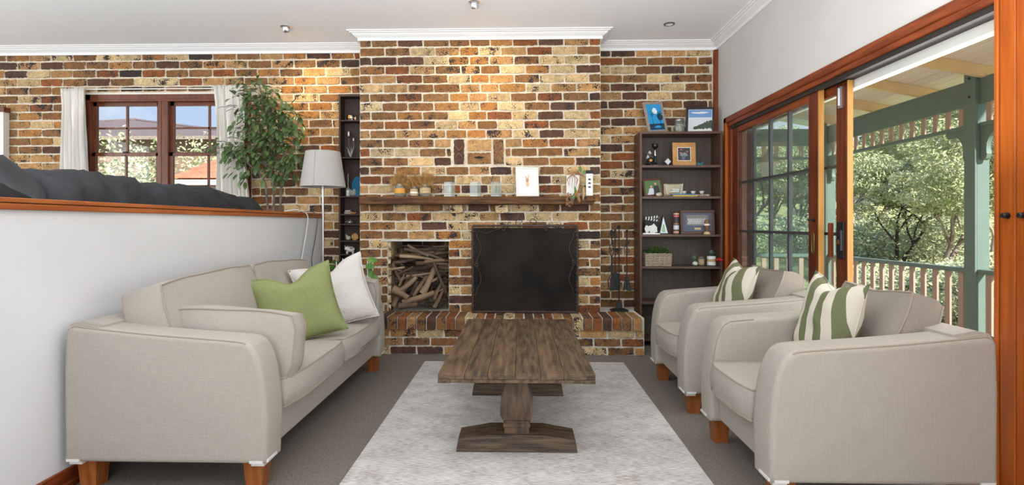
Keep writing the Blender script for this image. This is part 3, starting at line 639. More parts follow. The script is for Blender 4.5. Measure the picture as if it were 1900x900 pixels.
ob('sill', G().bx(XR-.005, XR+.2, .55, 5.11, -.02, .02), 'jarrah_h', hd)
def slide_door(name, x0, x1, y0_, y1_, sw, zt_, rows_=(1.985, 1.527, 1.093, .655, .22), cols=4, frame='jarrah_d', bar='muntin', faceend=True):
    d = sempty(name)
    ob('stile', G().bx(x0, x1, y0_, y0_+sw, .03, zt_, .004), frame, d)
    if faceend: ob('lit_stile_edge', G().bx(x0+.002, x1-.002, y0_-.003, y0_+.001, .03, zt_-.001), 'gold', d)
    ob('stile', G().bx(x0, x1, y1_-sw, y1_, .03, zt_, .004), frame, d)
    ob('rail', G().bx(x0+.001, x1-.001, y0_+sw, y1_-sw, rows_[0], zt_-.001, .003), 'jarrah_h', d)
    ob('rail', G().bx(x0+.001, x1-.001, y0_+sw, y1_-sw, .03, rows_[-1], .003), 'jarrah_h', d)
    a, b = y0_+sw, y1_-sw; xm = (x0+x1)/2
    for c_ in range(1, cols): yy = a+(b-a)*c_/cols; ob('muntin', G().bx(xm-.010, xm+.012, yy-.011, yy+.011, rows_[-1], rows_[0]), bar, d)
    for z in rows_[1:-1]: ob('muntin', G().bx(xm-.011, xm+.013, a, b, z-.010, z+.010), bar, d)
    for c_ in range(cols):
        for i in range(len(rows_)-1):
            p0, p1 = a+(b-a)*c_/cols, a+(b-a)*(c_+1)/cols
            ob('pane', G().bx(xm-.002, xm+.002, p0+.001, p1-.001, rows_[i+1]+.001, rows_[i]-.001), 'dglass', d)
    return d
d1 = slide_door('door_1', 1.958, 1.998, 3.60, 5.03, .12, 2.052)
d2 = slide_door('door_2', 2.012, 2.05, 3.375, 4.85, .115, 2.047)
# hardware
fl = G(); pts = [(1.957, 3.66+math.cos(a)*.016, 1.03+math.sin(a)*.016+(.05 if math.sin(a) > 0 else -.05)) for a in [2*PI*i/20 for i in range(20)]]
fl.tube(pts, .003, 6, closed=True); fl.bx(1.9565, 1.9585, 3.647, 3.673, .975, 1.085)
ob('flush_pull', fl, 'brass', d1)
ob('latch', G().lathe([(.012, 0), (.012, .008), (.004, .01), (.004, .03), (.007, .032), (.007, .04)], (1.957, 3.645, 1.185), 12, mtx=Matrix.Rotation(-PI/2, 4, 'Y')), 'iron', d1)
lk = G().bx(2.001, 2.012, 3.395, 3.47, .94, 1.17, .003).bx(1.985, 2.003, 3.40, 3.415, .99, 1.12, .003)
ob('lock_plate', lk, 'iron', d2)
ob('pull_handle', G().bx(1.972, 2.0, 3.49, 3.515, .945, 1.165, .004), 'jarrah', d2)
ob('lock_lever', G().bx(1.988, 2.001, 3.42, 3.45, 1.03, 1.06, .003), 'brass', d2)
ob('bolt', G().tube([(2.0, 3.44, 1.90), (2.0, 3.44, 2.01)], .008, 8).bx(2.002, 2.012, 3.425, 3.455, 1.885, 2.02), 'steel', d2)
# the closed leaf and its casing on the right
d3 = sempty('door_3')
for a, b, x in ((2.225, 2.245, 1.925), (2.155, 2.225, 1.932), (2.085, 2.152, 1.932), (2.062, 2.08, 1.925), (1.2, 2.06, 1.935)):
    ob('casing_board', G().bx(x, 2.05, a, b, 0, 2.6 if a > 2.06 else 2.09, .004), 'jarrah_o', d3)
for y in (2.187, 2.117):
    ob('knob', G().lathe([(.013, 0), (.013, .004), (.006, .006), (.006, .012), (.011, .014), (.012, .02), (.008, .024)], (1.933, y, 1.192), 14, mtx=Matrix.Rotation(-PI/2, 4, 'Y')), 'black', d3)

# ------------------------------------------------------------ ceiling lights
def spot_light(px_loc, label, on, tilt):
    t = thing('ceiling_spotlight', label, 'ceiling light', (px_loc[0], px_loc[1], ZC))
    ob('ring', G().lathe([(.048, 0), (.05, -.006), (.04, -.01), (.034, -.008), (.034, 0)], n=24, cap=False), 'pewter' if on == 0 else 'chrome', t)
    if on:
        m = Matrix.Rotation(tilt, 4, 'X')
        ob('eyeball', G().lathe([(.012, .0), (.03, -.004), (.034, -.03), (.03, -.05), (.026, -.05), (.024, -.03)], n=20, mtx=m), 'chrome', t)
        ob('lamp_face', G().lathe([(.024, -.032), (.001, -.03)], n=16, cap=False, mtx=m), 'lampon', t)
    else: ob('lamp_face', G().lathe([(.034, -.006), (.02, -.001), (.001, -.001)], n=20, cap=False), 'white', t)
    return t
M['lampon'] = mat('lit_lamp', (1, .9, .75), .5, emit=12)
spot_light((-2.14, 4.858), 'lit eyeball spotlight in the ceiling left of the chimney', 1, .5)
spot_light((-.375, 4.36), 'lit eyeball spotlight in the ceiling at the top centre', 1, .5)
spot_light((1.336, 4.879), 'unlit recessed round downlight in the ceiling at the right', 0, 0)
for p, tgt, en in (((-2.14, 4.89, 2.89), (-2.05, YB, 2.25), 20), ((-.375, 4.40, 2.88), (-.36, YC, 2.35), 15)):
    light('spotlight_beam', 'SPOT', p, aim(Vector(tgt)-Vector(p)), en, (1, .72, .38), spot_size=R(95), spot_blend=1.0, shadow_soft_size=.03)

# ------------------------------------------------------------ soft furnishing helpers
def bez(pts, n=10):
    out = []; P_ = [Vector(p) for p in pts]
    for i in range(len(P_)-1):
        p0, p1, p2, p3 = P_[max(i-1, 0)], P_[i], P_[i+1], P_[min(i+2, len(P_)-1)]
        for k in range(n): t_ = k/n; out.append(.5*((2*p1)+(-p0+p2)*t_+(2*p0-5*p1+4*p2-p3)*t_*t_+(-p0+3*p1-3*p2+p3)*t_**3))
    return out+[P_[-1]]

def wob(p, s, a, seed=0): return noise.noise(Vector(p)*s+Vector((seed*7.1, seed*3.3, 0)))*a
def box_cushion(w, h, t, puff, seed=0, rnd_=.04, n=12, sag=0):
    g = G(); V = {}
    def vert(a, b, c):
        k = (round(a, 4), round(b, 4), round(c, 4))
        if k not in V:
            # squircle corners seen from the front
            m_ = max(abs(a), abs(b)); q = 1-rnd_/max(w, h)*2*(max(0, abs(a)+abs(b)-1.55)*1.2)
            x, z = a*w/2*q, b*h/2*q
            y = c*t/2+math.copysign(1, c)*puff*(1-a*a)*(1-b*b)*(abs(c) > .99)
            bul = .012*(1-c*c)
            x += math.copysign(bul, a)*(abs(a) > .99); z += math.copysign(bul, b)*(abs(b) > .99)
            y += wob((x, z, c), 5, .012, seed)*(abs(c) > .99)*(1-m_**6)
            z += wob((x, c, 1), 4, .008, seed)*b-sag*(1-a*a)*max(b, 0)
            V[k] = g.b.verts.new((x, y, z))
        return V[k]
    L_ = [-1+2*i/n for i in range(n+1)]; T_ = [-1, -.5, 0, .5, 1]
    def quad(p):
        try: g.b.faces.new([vert(*q) for q in p])
        except ValueError: pass
    for i in range(n):
        for j in range(n):
            a, b, c, d = L_[i], L_[i+1], L_[j], L_[j+1]
            for s in (-1, 1): quad([(a, c, s), (b, c, s), (b, d, s), (a, d, s)])
        for k in range(4):
            a, b, c, d = L_[i], L_[i+1], T_[k], T_[k+1]
            for s in (-1, 1): quad([(a, s, c), (b, s, c), (b, s, d), (a, s, d)]); quad([(s, a, c), (s, b, c), (s, b, d), (s, a, d)])
    loops = []
    for s in (-1, 1):
        lp = [(a, -1) for a in L_[:-1]]+[(1, b) for b in L_[:-1]]+[(a, 1) for a in L_[::-1][:-1]]+[(-1, b) for b in L_[::-1][:-1]]
        loops.append([V[(round(a, 4), round(b, 4), float(s))].co.copy() for a, b in lp])
    return g, loops
def add_box_cushion(name, parent, loc, rot, w, h, t, puff, m='sofa', seed=0, pipe=True, pm='pipe', **k):
    g, loops = box_cushion(w, h, t, puff, seed, **k); o = ob(name, g, m, parent, loc, rot, smooth=60)
    if pipe:
        for lp in loops: ob('piping', G().tube(lp, .0045, 6, closed=True), pm, o)
    return o
def pillow(w, h, t, seed=0, ear=.08, n=26, dent=0):
    g = G(); g_ = {}
    for s in (-1, 1):
        for i in range(n+1):
            for j in range(n+1):
                a, b = -1+2*i/n, -1+2*j/n
                edge_ = max(abs(a), abs(b)) > .999
                if edge_ and s == 1: continue
                x = a*w/2*(1-ear*(1-b*b)); z = b*h/2*(1-ear*(1-a*a))
                th = (max(0, 1-abs(a)**2.6)*max(0, 1-abs(b)**2.6))**.55
                y = s*t/2*th + wob((x, z, s), 6, .02, seed)*th + wob((x, z, s), 15, .008, seed)*th
                if dent: z -= dent*math.exp(-(a/.35)**2)*max(0, b)**2; 
                y += .03*wob((x, z, 0), 3, 1, seed+9)
                g_[(s, i, j)] = g.b.verts.new((x, y, z))
    gt = lambda s, i, j: g_.get((s, i, j)) or g_[(-1, i, j)]
    for s in (-1, 1):
        for i in range(n):
            for j in range(n): g.b.faces.new((gt(s, i, j), gt(s, i+1, j), gt(s, i+1, j+1), gt(s, i, j+1)))
    loop = [(i, 0) for i in range(n)]+[(n, j) for j in range(n)]+[(i, n) for i in range(n, 0, -1)]+[(0, j) for j in range(n, 0, -1)]
    lp = [gt(-1, i, j).co.copy() for i, j in loop]
    return g, lp

def seat_unit(name, label, cat, loc, rz, W_, D_, nseat, aw=.17, leg_m=('leg', 'legd')):
    """local: x along the width, front at y=0, back at y=D_"""
    t = thing(name, label, cat, loc, (0, 0, rz)); hw_ = W_/2
    ob('base', G().bx(-hw_+aw-.01, hw_-aw+.01, .045, D_-.05, .135, .315, .015, 2), 'sofa', t)
    ob('backrest', G().prism([(D_-.20, .16), (D_-.0, .135), (D_-.003, .69), (D_-.02, .725), (D_-.07, .737), (D_-.16, .72)], -hw_+.012, hw_-.012, 'x', .012), 'sofa', t)
    top = [(0.004, .13), (.0, .30), (.008, .44), (.026, .55), (.055, .62), (.085, .648), (.15, .662), (.5, .688), (D_-.05, .722)]
    dense = [(v.x, v.z) for v in bez([(a, 0, b) for a, b in top], 4)]
    prof = dense+[(D_-.02, .716), (D_-.005, .69), (D_+.002, .5), (D_, .30), (D_, .13)]
    for s in (-1, 1):
        a0, a1 = sorted((s*hw_, s*(hw_-aw)))
        arm = ob('armrest', G().rprism(prof, a0, a1, .024), 'sofa', t, smooth=60)
        ob('piping', G().tube([(s*(hw_-.008), y+.006, z-.006) for y, z in dense[20:]]+[(s*(hw_-.008), D_-.02, .70)], .0042, 6), 'pipe', arm)
        ob('piping', G().tube([(s*(hw_-aw+.008), y+.006, z-.004) for y, z in dense[4:26]], .0042, 6), 'pipe', arm)
        for y in (.0, D_):
            lx = s*(hw_-.085)
            ob('corner_patch', G().bx(s*(hw_+.0015), s*(hw_-.12), y-(.002 if y == 0 else -.002), y+(.09 if y == 0 else -.09), .118, .165, .018, 2), 'plastic', arm)
    for s in (-1, 1):
        for y, f in ((.075, 1), (D_-.075, 0)):
            x = s*(hw_-.08); b_ = .034; tp = .043
            lg = G().lathe([(b_, 0), (tp, .14)], (x, y, 0), sq=True); ob('leg', lg, leg_m[0], t)
    cw = (W_-2*aw)/nseat
    for i in range(nseat):
        x = -hw_+aw+cw*(i+.5)
        add_box_cushion('seat_cushion', t, (x, .355, .378), (PI/2, 0, 0), cw-.008, .74, .135, .026, seed=i+1)
    return t
sofa = seat_unit('sofa', 'long oatmeal fabric sofa against the white half wall', 'sofa', (-1.085, 3.285, 0), PI/2, 2.03, .885, 2)
armA = seat_unit('armchair', 'nearest oatmeal fabric armchair, beside the right door casing', 'armchair', (.985, 2.57, 0), -PI/2, .84, .885, 1)
armB = seat_unit('armchair', 'farther oatmeal fabric armchair, between the near armchair and bookshelf', 'armchair', (.985, 3.70, 0), -PI/2, .86, .885, 1)
for x, s_ in ((-.425, 3), (.425, 4)):
    add_box_cushion('back_cushion', sofa, (x, .60, .655), (R(-17), R(-2 if x < 0 else 2), 0), .86, .46, .19, .035, seed=s_)
# loose cushions
def loose(name, label, loc, rot, fn, m, pm=None, pipe_r=0, **kw):
    g, lp = fn; o = ob(name, g, m, None, loc, rot, smooth=70); tag(o, label, 'cushion')
    if pipe_r: ob('piping', G().tube(lp, pipe_r, 6, closed=True), pm, o)
    return o
def loose_box(label, loc, rot, w, h, t, puff, m='sofa', pm='pipe', seed=0, sag=0):
    o = add_box_cushion('box_cushion', None, loc, rot, w, h, t, puff, m, seed, pm=pm, sag=sag); tag(o, label, 'cushion'); return o
loose_box('oatmeal box cushion leaning inside the near arm of the sofa', (-1.36, 2.555, .595), (R(-5), R(3), 0), .60, .30, .12, .02, seed=11)
loose_box('oatmeal box cushion standing against the far sofa arm', (-1.33, 4.03, .59), (R(5), R(2), 0), .52, .31, .12, .02, seed=12)
loose('throw_pillow', 'plain olive green linen pillow on the sofa', (-1.37, 3.28, .655), (R(-14), R(-13), R(30)), pillow(.50, .46, .17, 3, .09, dent=.07), 'green', 'green', .003)
loose('throw_pillow', 'textured white pillow behind the green one on the sofa', (-1.30, 3.74, .67), (R(-14), R(-14), R(28)), pillow(.50, .48, .16, 5, .09, dent=.07), 'creampil', 'creampil', .004)
for k, (yc, lab, lab2) in enumerate(((2.60, 'green and cream striped pillow on the nearest armchair', 'grey-beige box cushion on the nearest armchair'), (3.72, 'green and cream striped pillow on the farther armchair', 'grey-beige box cushion on the farther armchair'))):
    loose('throw_pillow', lab, (1.47, yc+.03, .678), (R(-18), R(4), R(-90)), pillow(.44, .46, .17, 7+k, .09, dent=.05), 'stripe', 'stripe', .003)
    loose_box(lab2, (1.665, yc-.0, .64), (R(-24), 0, R(-90)), .52, .46, .14, .03, 'greycush', 'pipe', 21+k, sag=.035)

# ------------------------------------------------------------ rug and coffee table
rg = G().bx(-.80, .852, .9, 4.485, .001, .012, .003)
tag(ob('rug', rg, 'rug'), 'large faded grey-beige patterned rug under the coffee table', 'rug')
ct = thing('coffee_table', 'rustic dark wooden trestle coffee table on the rug', 'coffee table', (-.02, 3.275, .012))
tw, y0_, y1_, zt_ = .372, -.735, .735, .438
xs = [-tw, -.245, -.135, -.005, .115, .225, tw]
for i in range(6): ob('plank', G().bx(xs[i]+.0006, xs[i+1]-.0006, y0_+.001, y1_-.001, zt_-.026, zt_+(.0008 if i % 2 else 0), .0015), 'table' if i % 2 else 'table2', ct)
ob('apron_edge', G().bx(-tw+.004, tw-.004, y0_+.003, y1_-.003, zt_-.044, zt_-.027, .002), 'table2', ct)
for x in (-tw+.03, tw-.03): ob('edge_block', G().bx(x-.03, x+.03, y0_, y0_+.05, zt_-.045, zt_-.027, .002), 'table', ct)
for yc in (-.49, .40):
    ft = [(-.305, 0), (-.13, 0), (-.115, .012), (.115, .012), (.13, 0), (.305, 0), (.295, .062), (.14, .088), (-.14, .088), (-.295, .062)]
    ob('foot', G().prism(ft, yc-.085, yc+.085, 'y', .005, 2), 'tablex', ct)
    pr = [(.062, .087), (.062, .118), (.068, .122), (.068, .135), (.06, .142), (.06, .15), (.072, .158), (.083, .19), (.083, .225), (.075, .275), (.06, .325), (.055, .338), (.066, .345), (.066, .362), (.076, .372), (.076, .395)]
    ob('pedestal', G().lathe(pr, (0, yc, 0), sq=True), 'table3', ct, smooth=25)
ob('under_beam', G().bx(-.045, .045, -.42, .33, .34, .393, .003), 'table', ct)

# ------------------------------------------------------------ fire screen, tools, firewood
fs = thing('fire_screen', 'large rusty black iron fire screen standing before the fireplace', 'fire screen', (.04, 4.975, HZ), (R(1), 0, 0))
hw_ = .482; hh = .805
ob('mesh_panel', G().bx(-hw_+.01, hw_-.01, -.002, .004, .02, hh-.02), 'screen', fs)
for a, b in (((-hw_, 0), (-hw_, hh)), ((hw_, 0), (hw_, hh)), ((-hw_, hh), (hw_, hh)), ((-hw_, .012), (hw_, .012))):
    n = 60; P_ = []
    for i in range(n+1):
        f = i/n; P_.append((a[0]+(b[0]-a[0])*f, 0, a[1]+(b[1]-a[1])*f))
    ob('frame_bar', G().tube(P_, [.0105+.002*math.sin(i*2.2) for i in range(n+1)], 7), 'ironr', fs)
def spiral(cx, cz, r0, r1, a0, a1, n=18, y=-.012): return [(cx+(r0+(r1-r0)*i/n)*math.cos(a0+(a1-a0)*i/n), y, cz+(r0+(r1-r0)*i/n)*math.sin(a0+(a1-a0)*i/n)) for i in range(n+1)]
for s in (-1, 1):
    for zc, fl_ in ((.60, 1), (.32, -1)):
        pts = []
        for i in range(25):
            f = i/24; z = zc+fl_*(-.12+.25*f); x = s*(hw_-.04-.055*math.sin(PI*min(1, f*1.15))*(.4+.6*f)); pts.append((x, -.012, z))
        e_ = pts[-1]; pts += [(e_[0]+s*(.022-.022*math.cos(a)), -.012, e_[2]+fl_*.022*math.sin(a)) for a in [PI*1.5*i/10 for i in range(1, 11)]]
        ob('scroll', G().tube(pts, .0045, 6), 'ironr', fs)
    ob('scroll', G().tube(spiral(s*(hw_-.035), .45, .022, .004, 0, s*4.5*PI/2), .0045, 6), 'ironr', fs)
    ob('scroll', G().tube(spiral(s*(hw_-.035), .475, .018, .004, PI, PI-s*4.5*PI/2), .004, 6), 'ironr', fs)
    ob('scroll', G().tube(spiral(s*.2, hh-.03, .02, .004, PI/2, PI/2+s*3.5*PI/2), .0035, 6), 'ironr', fs)
    ob('scroll', G().tube([(s*.2, -.012, hh-.015), (s*.28, -.012, hh-.04), (s*.36, -.012, hh-.07), (s*.43, -.012, hh-.05)], .0035, 6), 'ironr', fs)
    ob('crest_scroll', G().tube(spiral(s*.055+.01, hh+.035, .05, .008, -PI/2 if s > 0 else -PI/2, -PI/2-s*3.8*PI/2*-1, y=0), .0038, 6), 'ironr', fs)
    ob('crest_scroll', G().tube(spiral(s*.15+.01, hh+.02, .025, .006, -PI/2, -PI/2+s*3.2*PI/2, y=0), .0035, 6), 'ironr', fs)
    ob('foot', G().bx(s*.38-.01, s*.38+.01, -.07, .02, -.002, .012, .003), 'ironr', fs)

ftl = thing('fire_tool_set', 'black wrought iron fire tool set standing on the hearth', 'fire tools', (.93, 5.12, HZ))
ob('stand_base', G().lathe([(.085, 0), (.085, .012), (.03, .03), (.022, .08), (.008, .09)], n=4, mtx=Matrix.Diagonal((1.35, .7, 1, 1)) @ Matrix.Rotation(PI/4, 4, 'Z')), 'iron', ftl)
ob('stand_pole', G().tube([(0, 0, .07), (0, 0, .78)], .006, 8).sph((0, 0, .795), (.028, .028, .034)), 'iron', ftl)
for s in (-1, 1):
    ob('hook_arm', G().tube([(0, 0, .60), (s*.02, -.006, .585), (s*.045, -.01, .59), (s*.058, -.01, .61), (s*.058, -.01, .625)], .004, 6), 'iron', ftl)
# tongs, shovel, brush hang on it: each its own thing
def hang(name, label, cat, dx, dy, z0_, build):
    t = thing(name, label, cat, (.93+dx, 5.12+dy, HZ+z0_)); build(t); return t
def tongs(t):
    ob('handle', G().tube([(0, 0, .44), (0, 0, .55)], .006, 8).sph((0, 0, .565), (.024, .024, .03)), 'iron', t)
    for s in (-1, 1):
        ob('tong_arm', G().tube([(s*.001, 0, .45), (s*.018, 0, .42), (s*.022, 0, .38), (s*.004, 0, .33), (s*.004, 0, .16), (s*.035, 0, .10), (s*.03, 0, .05), (s*.008, 0, 0)], .0045, 6), 'iron', t)
hang('fire_tongs', 'black iron tongs hanging at the left of the fire tool set', 'tongs', -.072, -.02, .19, tongs)
def shovel(t):
    ob('handle', G().tube([(0, 0, .16), (0, 0, .56)], .005, 8).sph((0, 0, .575), (.022, .022, .028)), 'iron', t)
    ob('blade', G().prism([(-.045, 0), (.045, 0), (.048, .1), (.035, .15), (.012, .18), (-.012, .18), (-.035, .15), (-.048, .1)], -.006, .004, 'y', .002), 'blackm', t)
hang('fire_shovel', 'black iron shovel hanging behind the tongs', 'shovel', -.03, .035, .19, shovel)
def brush(t):
    ob('handle', G().tube([(0, 0, .12), (0, 0, .55)], .006, 8).sph((0, 0, .565), (.026, .026, .032)), 'iron', t)
    ob('ferrule', G().bx(-.02, .02, -.012, .012, .1, .13, .003), 'iron', t)
    g = G()
    for i in range(44):
        x, y = rnd.uniform(-1, 1), rnd.uniform(-1, 1); g.tube([(x*.02, y*.01, .105), (x*.042, y*.02, rnd.uniform(0, .012))], .0032, 4)
    ob('bristles', g, 'blackm', t, kind='stuff')
hang('fire_brush', 'black iron brush hanging at the right of the fire tool set', 'brush', .072, -.01, .19, brush)

def logmesh(L_, r, seed, bend=.06):
    q = random.Random(seed); n = 7; ph = q.uniform(0, 6); pts = []; rs = []
    for i in range(n+1):
        f = i/n; pts.append((bend*L_*math.sin(f*PI+ph)*.5, bend*L_*math.cos(f*4+ph)*.4, L_*(f-.5))); rs.append(r*(1-.3*f)*q.uniform(.88, 1.1))
    g = G().tube(pts, rs, 9)
    if q.random() < .35:
        b_ = Vector(pts[3]); g.tube([b_, b_+Vector((r*1.4, r*.5, r*1.6)), b_+Vector((r*2.0, r, r*3.2))], [r*.5, r*.4, r*.25], 7)
    return g
logs = []
FWL = {0: 'thick pale log lying low at the bottom right of the wood niche', 1: 'broad pale split log slanting up steeply in the niche centre', 2: 'thick short pale log slanting at the niche lower left', 4: 'thin long stick leaning upright against the right niche wall', 5: 'forked pale stump at the bottom left of the wood niche', 10: 'long dark branch sloping across the top of the woodpile', 11: 'pale branch lying just under the long top branch'}
def put_log(x, z, y, ang, L_, r, m, yaw=0, sd=0, bend=.06):
    t = ob('firewood_log', logmesh(L_, r, sd, bend), m, None, (x, y, z), (R(yaw), R(90-ang), 0), smooth=50)
    tag(t, FWL.get(sd, 'piece of dry firewood stacked among others in the brick wood niche'), 'firewood', 'firewood in the brick niche')
q = random.Random(4)
zn = HZ-.005
nw = NX1-NX0
# large front pieces first (read from the photograph), then the pile behind them
front = [(776, 553, 22, .30, .033, 'logl', 5.06), (795, 520, 62, .26, .034, 'logl', 5.10), (757, 527, 42, .19, .028, 'logl', 5.05), (779, 530, 50, .22, .026, 'logl', 5.16), (816, 516, -72, .30, .017, 'log', 5.06), (742, 545, -30, .16, .038, 'logl', 5.05),
         (757, 567, 8, .17, .03, 'log', 5.03), (735, 508, -68, .20, .02, 'log', 5.10), (722, 520, 88, .2, .022, 'log', 5.12), (806, 485, 3, .18, .02, 'logl', 5.07), (785, 472, -14, .36, .018, 'log', 5.12), (772, 479, -8, .30, .018, 'logl', 5.07), (800, 490, -3, .28, .022, 'log', 5.09),
         (780, 510, 3, .26, .014, 'logl', 5.08), (752, 502, 25, .15, .012, 'log', 5.07), (760, 518, 84, .14, .010, 'log', 5.05), (812, 540, 60, .16, .02, 'logl', 5.14), (735, 556, 65, .13, .03, 'logl', 5.10), (730, 498, 6, .13, .013, 'logl', 5.05), (745, 520, 70, .12, .012, 'logl', 5.09),
         (795, 548, 30, .24, .03, 'log', 5.18), (765, 540, 58, .2, .022, 'log', 5.14), (775, 465, -25, .22, .016, 'logl', 5.12), (810, 462, 2, .16, .014, 'log', 5.16), (772, 457, 4, .3, .015, 'log', 5.28), (735, 487, 2, .12, .016, 'log', 5.14), (745, 476, -4, .14, .014, 'log', 5.18)]
for i, (px, py, ang, L_, r, m, Yp) in enumerate(front):
    p = at(px, py, Yp); L2 = L_*1.05; hx = abs(math.cos(R(ang)))*L2/2+r*.9; hz = abs(math.sin(R(ang)))*L2/2+r*abs(math.cos(R(ang)))
    p.x = min(max(p.x, NX0+hx+.003), NX1-hx-.003) if hx*2 < nw else (NX0+NX1)/2; p.z = max(p.z, zn+hz)
    put_log(p.x, p.z, p.y+.02, ang, L2, r, m, q.uniform(-4, 4), i)
for i in range(40):
    rr2 = q.uniform(.014, .03); L2 = q.uniform(.2, .40); lvl = i//5; ang = q.uniform(-10, 10) if lvl > 2 else q.choice([-40, 30, 60, 10, 75]); hx = abs(math.cos(R(ang)))*L2/2+rr2
    x = min(max(q.uniform(NX0, NX1), NX0+hx), NX1-hx) if hx*2 < nw else (NX0+NX1)/2
    z = zn+.03+lvl*.072+q.uniform(-.01, .03); hz = abs(math.sin(R(ang)))*L2/2+rr2
    put_log(x, min(max(z, zn+hz), .93), q.uniform(5.2, 5.46), ang, L2, rr2, q.choice(['log', 'log', 'logl']), q.uniform(-8, 8), 100+i)
for i in range(9):
    px = 762+i*8+q.uniform(-3, 3); p = at(px, 572, 4.99)
    t = ob('twig', G().tube([(-.05, 0, 0), (0, .01, .006), (.06, -.004, 0)], [.004, .0035, .002], 5), 'log', None, (p.x, p.y+q.uniform(-.02, .02), HZ+.006), (0, R(q.uniform(-12, 3)), R(q.uniform(-25, 25)))); tag(t, 'thin twig fallen on the hearth before the wood niche', 'twig', 'twigs on the hearth')

# ------------------------------------------------------------ things on the mantel
YM = 4.93
def jar_mesh(r, h): return G().lathe([(r*.96, 0), (r, .004), (r, h*.72), (r*.8, h*.82), (r*.8, h), (r*.74, h), (r*.74, h*.83), (r*.93, h*.70), (r*.93, .008), (.002, .006)], n=24, cap=False)
for px, r, h, m, lab, wz in ((742, .050, .118, 'amber', 'glass jar with amber band, left of the three dried flower jars', (.03, .075)), (768.5, .036, .095, 'jute', 'small glass jar with ribbon, middle of the dried flower jars', (.01, .07)), (789, .050, .118, 'jute', 'glass jar wrapped in jute, right of the three dried flower jars', (.03, .08))):
    t = thing('flower_jar', lab, 'jar', (ax(px, YM), YM, MZ))
    ob('glass_body', jar_mesh(r, h), 'jar', t)
    ob('wrap', G().lathe([(r+.0015, wz[0]), (r+.0015, wz[1])], n=24, cap=False), m, t)
    if px == 768.5: ob('ribbon', G().lathe([(r+.003, .03), (r+.003, .045)], n=24, cap=False), 'paper', t)
    g = G(); n = 150 if r > .04 else 110
    for i in range(n):
        a, b = rnd.uniform(0, 2*PI), rnd.random()**.5; R_ = .098 if px != 768.5 else .08; hgt = rnd.uniform(.13, .225)-.05*b*b
        ex, ey = math.cos(a)*b*R_, math.sin(a)*b*R_*.55
        g.tube([(ex*.1, ey*.1, .02), (ex*.3, ey*.3, .1), (ex, ey, hgt)], .0008, 3, cap=False)
        for k in range(5):
            o_ = Vector((ex, ey, hgt))+Vector((rnd.gauss(0, .011), rnd.gauss(0, .008), rnd.gauss(0, .011)))
            g.tube([(ex*.8, ey*.8, hgt-.02), o_], [.0006, .0022], 3)
    ob('dried_flowers', g, 'dry', t, kind='stuff')
for px, lab, dk in ((834, 'clear acrylic paperweight block nearest the dried flower jars', 'p_lgreen'), (882, 'clear acrylic paperweight block, middle of the mantel three', 'p_green'), (921, 'clear acrylic block with a green beetle shape, nearest the rabbit picture', 'p_green')):
    t = thing('paperweight', lab, 'paperweight', (ax(px, YM), YM, MZ), (0, 0, R(-28)))
    ob('block', G().bx(-.042, .042, -.03, .03, 0, .135, .002), 'acrylic', t)
    ob('base_slab', G().bx(-.041, .041, -.029, .029, .001, .012), 'p_cloud', t)
    g = G().sph((0, 0, .055), (.03, .012, .05)).sph((0, 0, .085), (.02, .012, .02)).sph((0, 0, .1), (.012, .01, .012))
    for z in (.045, .06, .075):
        for s in (-1, 1): g.tube([(0, 0, z), (s*.022, 0, z+.008), (s*.028, 0, z-.008)], .0015, 4)
    ob('specimen', g, dk, t)

def frame(name, label, loc, rot, w, h, fw, fm, depth=.018, mat_w=0, mat_m='paper', art=None, cat='picture frame', stand=True):
    t = thing(name, label, cat, loc, rot)
    for a, b, c_, d in ((-w/2, w/2, 0, fw), (-w/2, w/2, h-fw, h)): ob('frame_rail', G().bx(a, b, -depth/2, depth/2, c_, d, .002), fm, t)
    for a, b in ((-w/2, -w/2+fw), (w/2-fw, w/2)): ob('frame_stile', G().bx(a, b, -depth/2+.0005, depth/2, fw, h-fw, .002), fm, t)
    ob('backing', G().bx(-w/2+.002, w/2-.002, 0, depth/2-.001, .002, h-.002), 'blackm', t)
    iw, ih = w-2*fw, h-2*fw
    if mat_w: ob('mount', G().bx(-iw/2, iw/2, -.003, 0, fw, h-fw), mat_m, t)
    if art: art(t, -iw/2+mat_w, iw/2-mat_w, fw+mat_w, h-fw-mat_w)
    if stand: ob('strut', G().bx(-.02, .02, 0, .006, 0, h*.6).b and G().box((0, depth/2+h*.10, h*.28), (.03, .004, h*.6), (R(20), 0, 0)), 'blackm', t)
    return t
def flat(t, name, pts, m, k=0): 
    return ob(name, G().prism(pts, -.0035-.0006*k-.0005, -.0035-.0006*k, 'y'), m, t, smooth=0)
def rect(t, name, x0, x1, z0_, z1_, m, k=0): return flat(t, name, [(x0, z0_), (x1, z0_), (x1, z1_), (x0, z1_)], m, k)
def blob(cx, cz, rx, rz, n=14, j=.0, seed=0):
    q_ = random.Random(seed); return [(cx+rx*math.cos(2*PI*i/n)*(1+q_.uniform(-j, j)), cz+rz*math.sin(2*PI*i/n)*(1+q_.uniform(-j, j))) for i in range(n)]
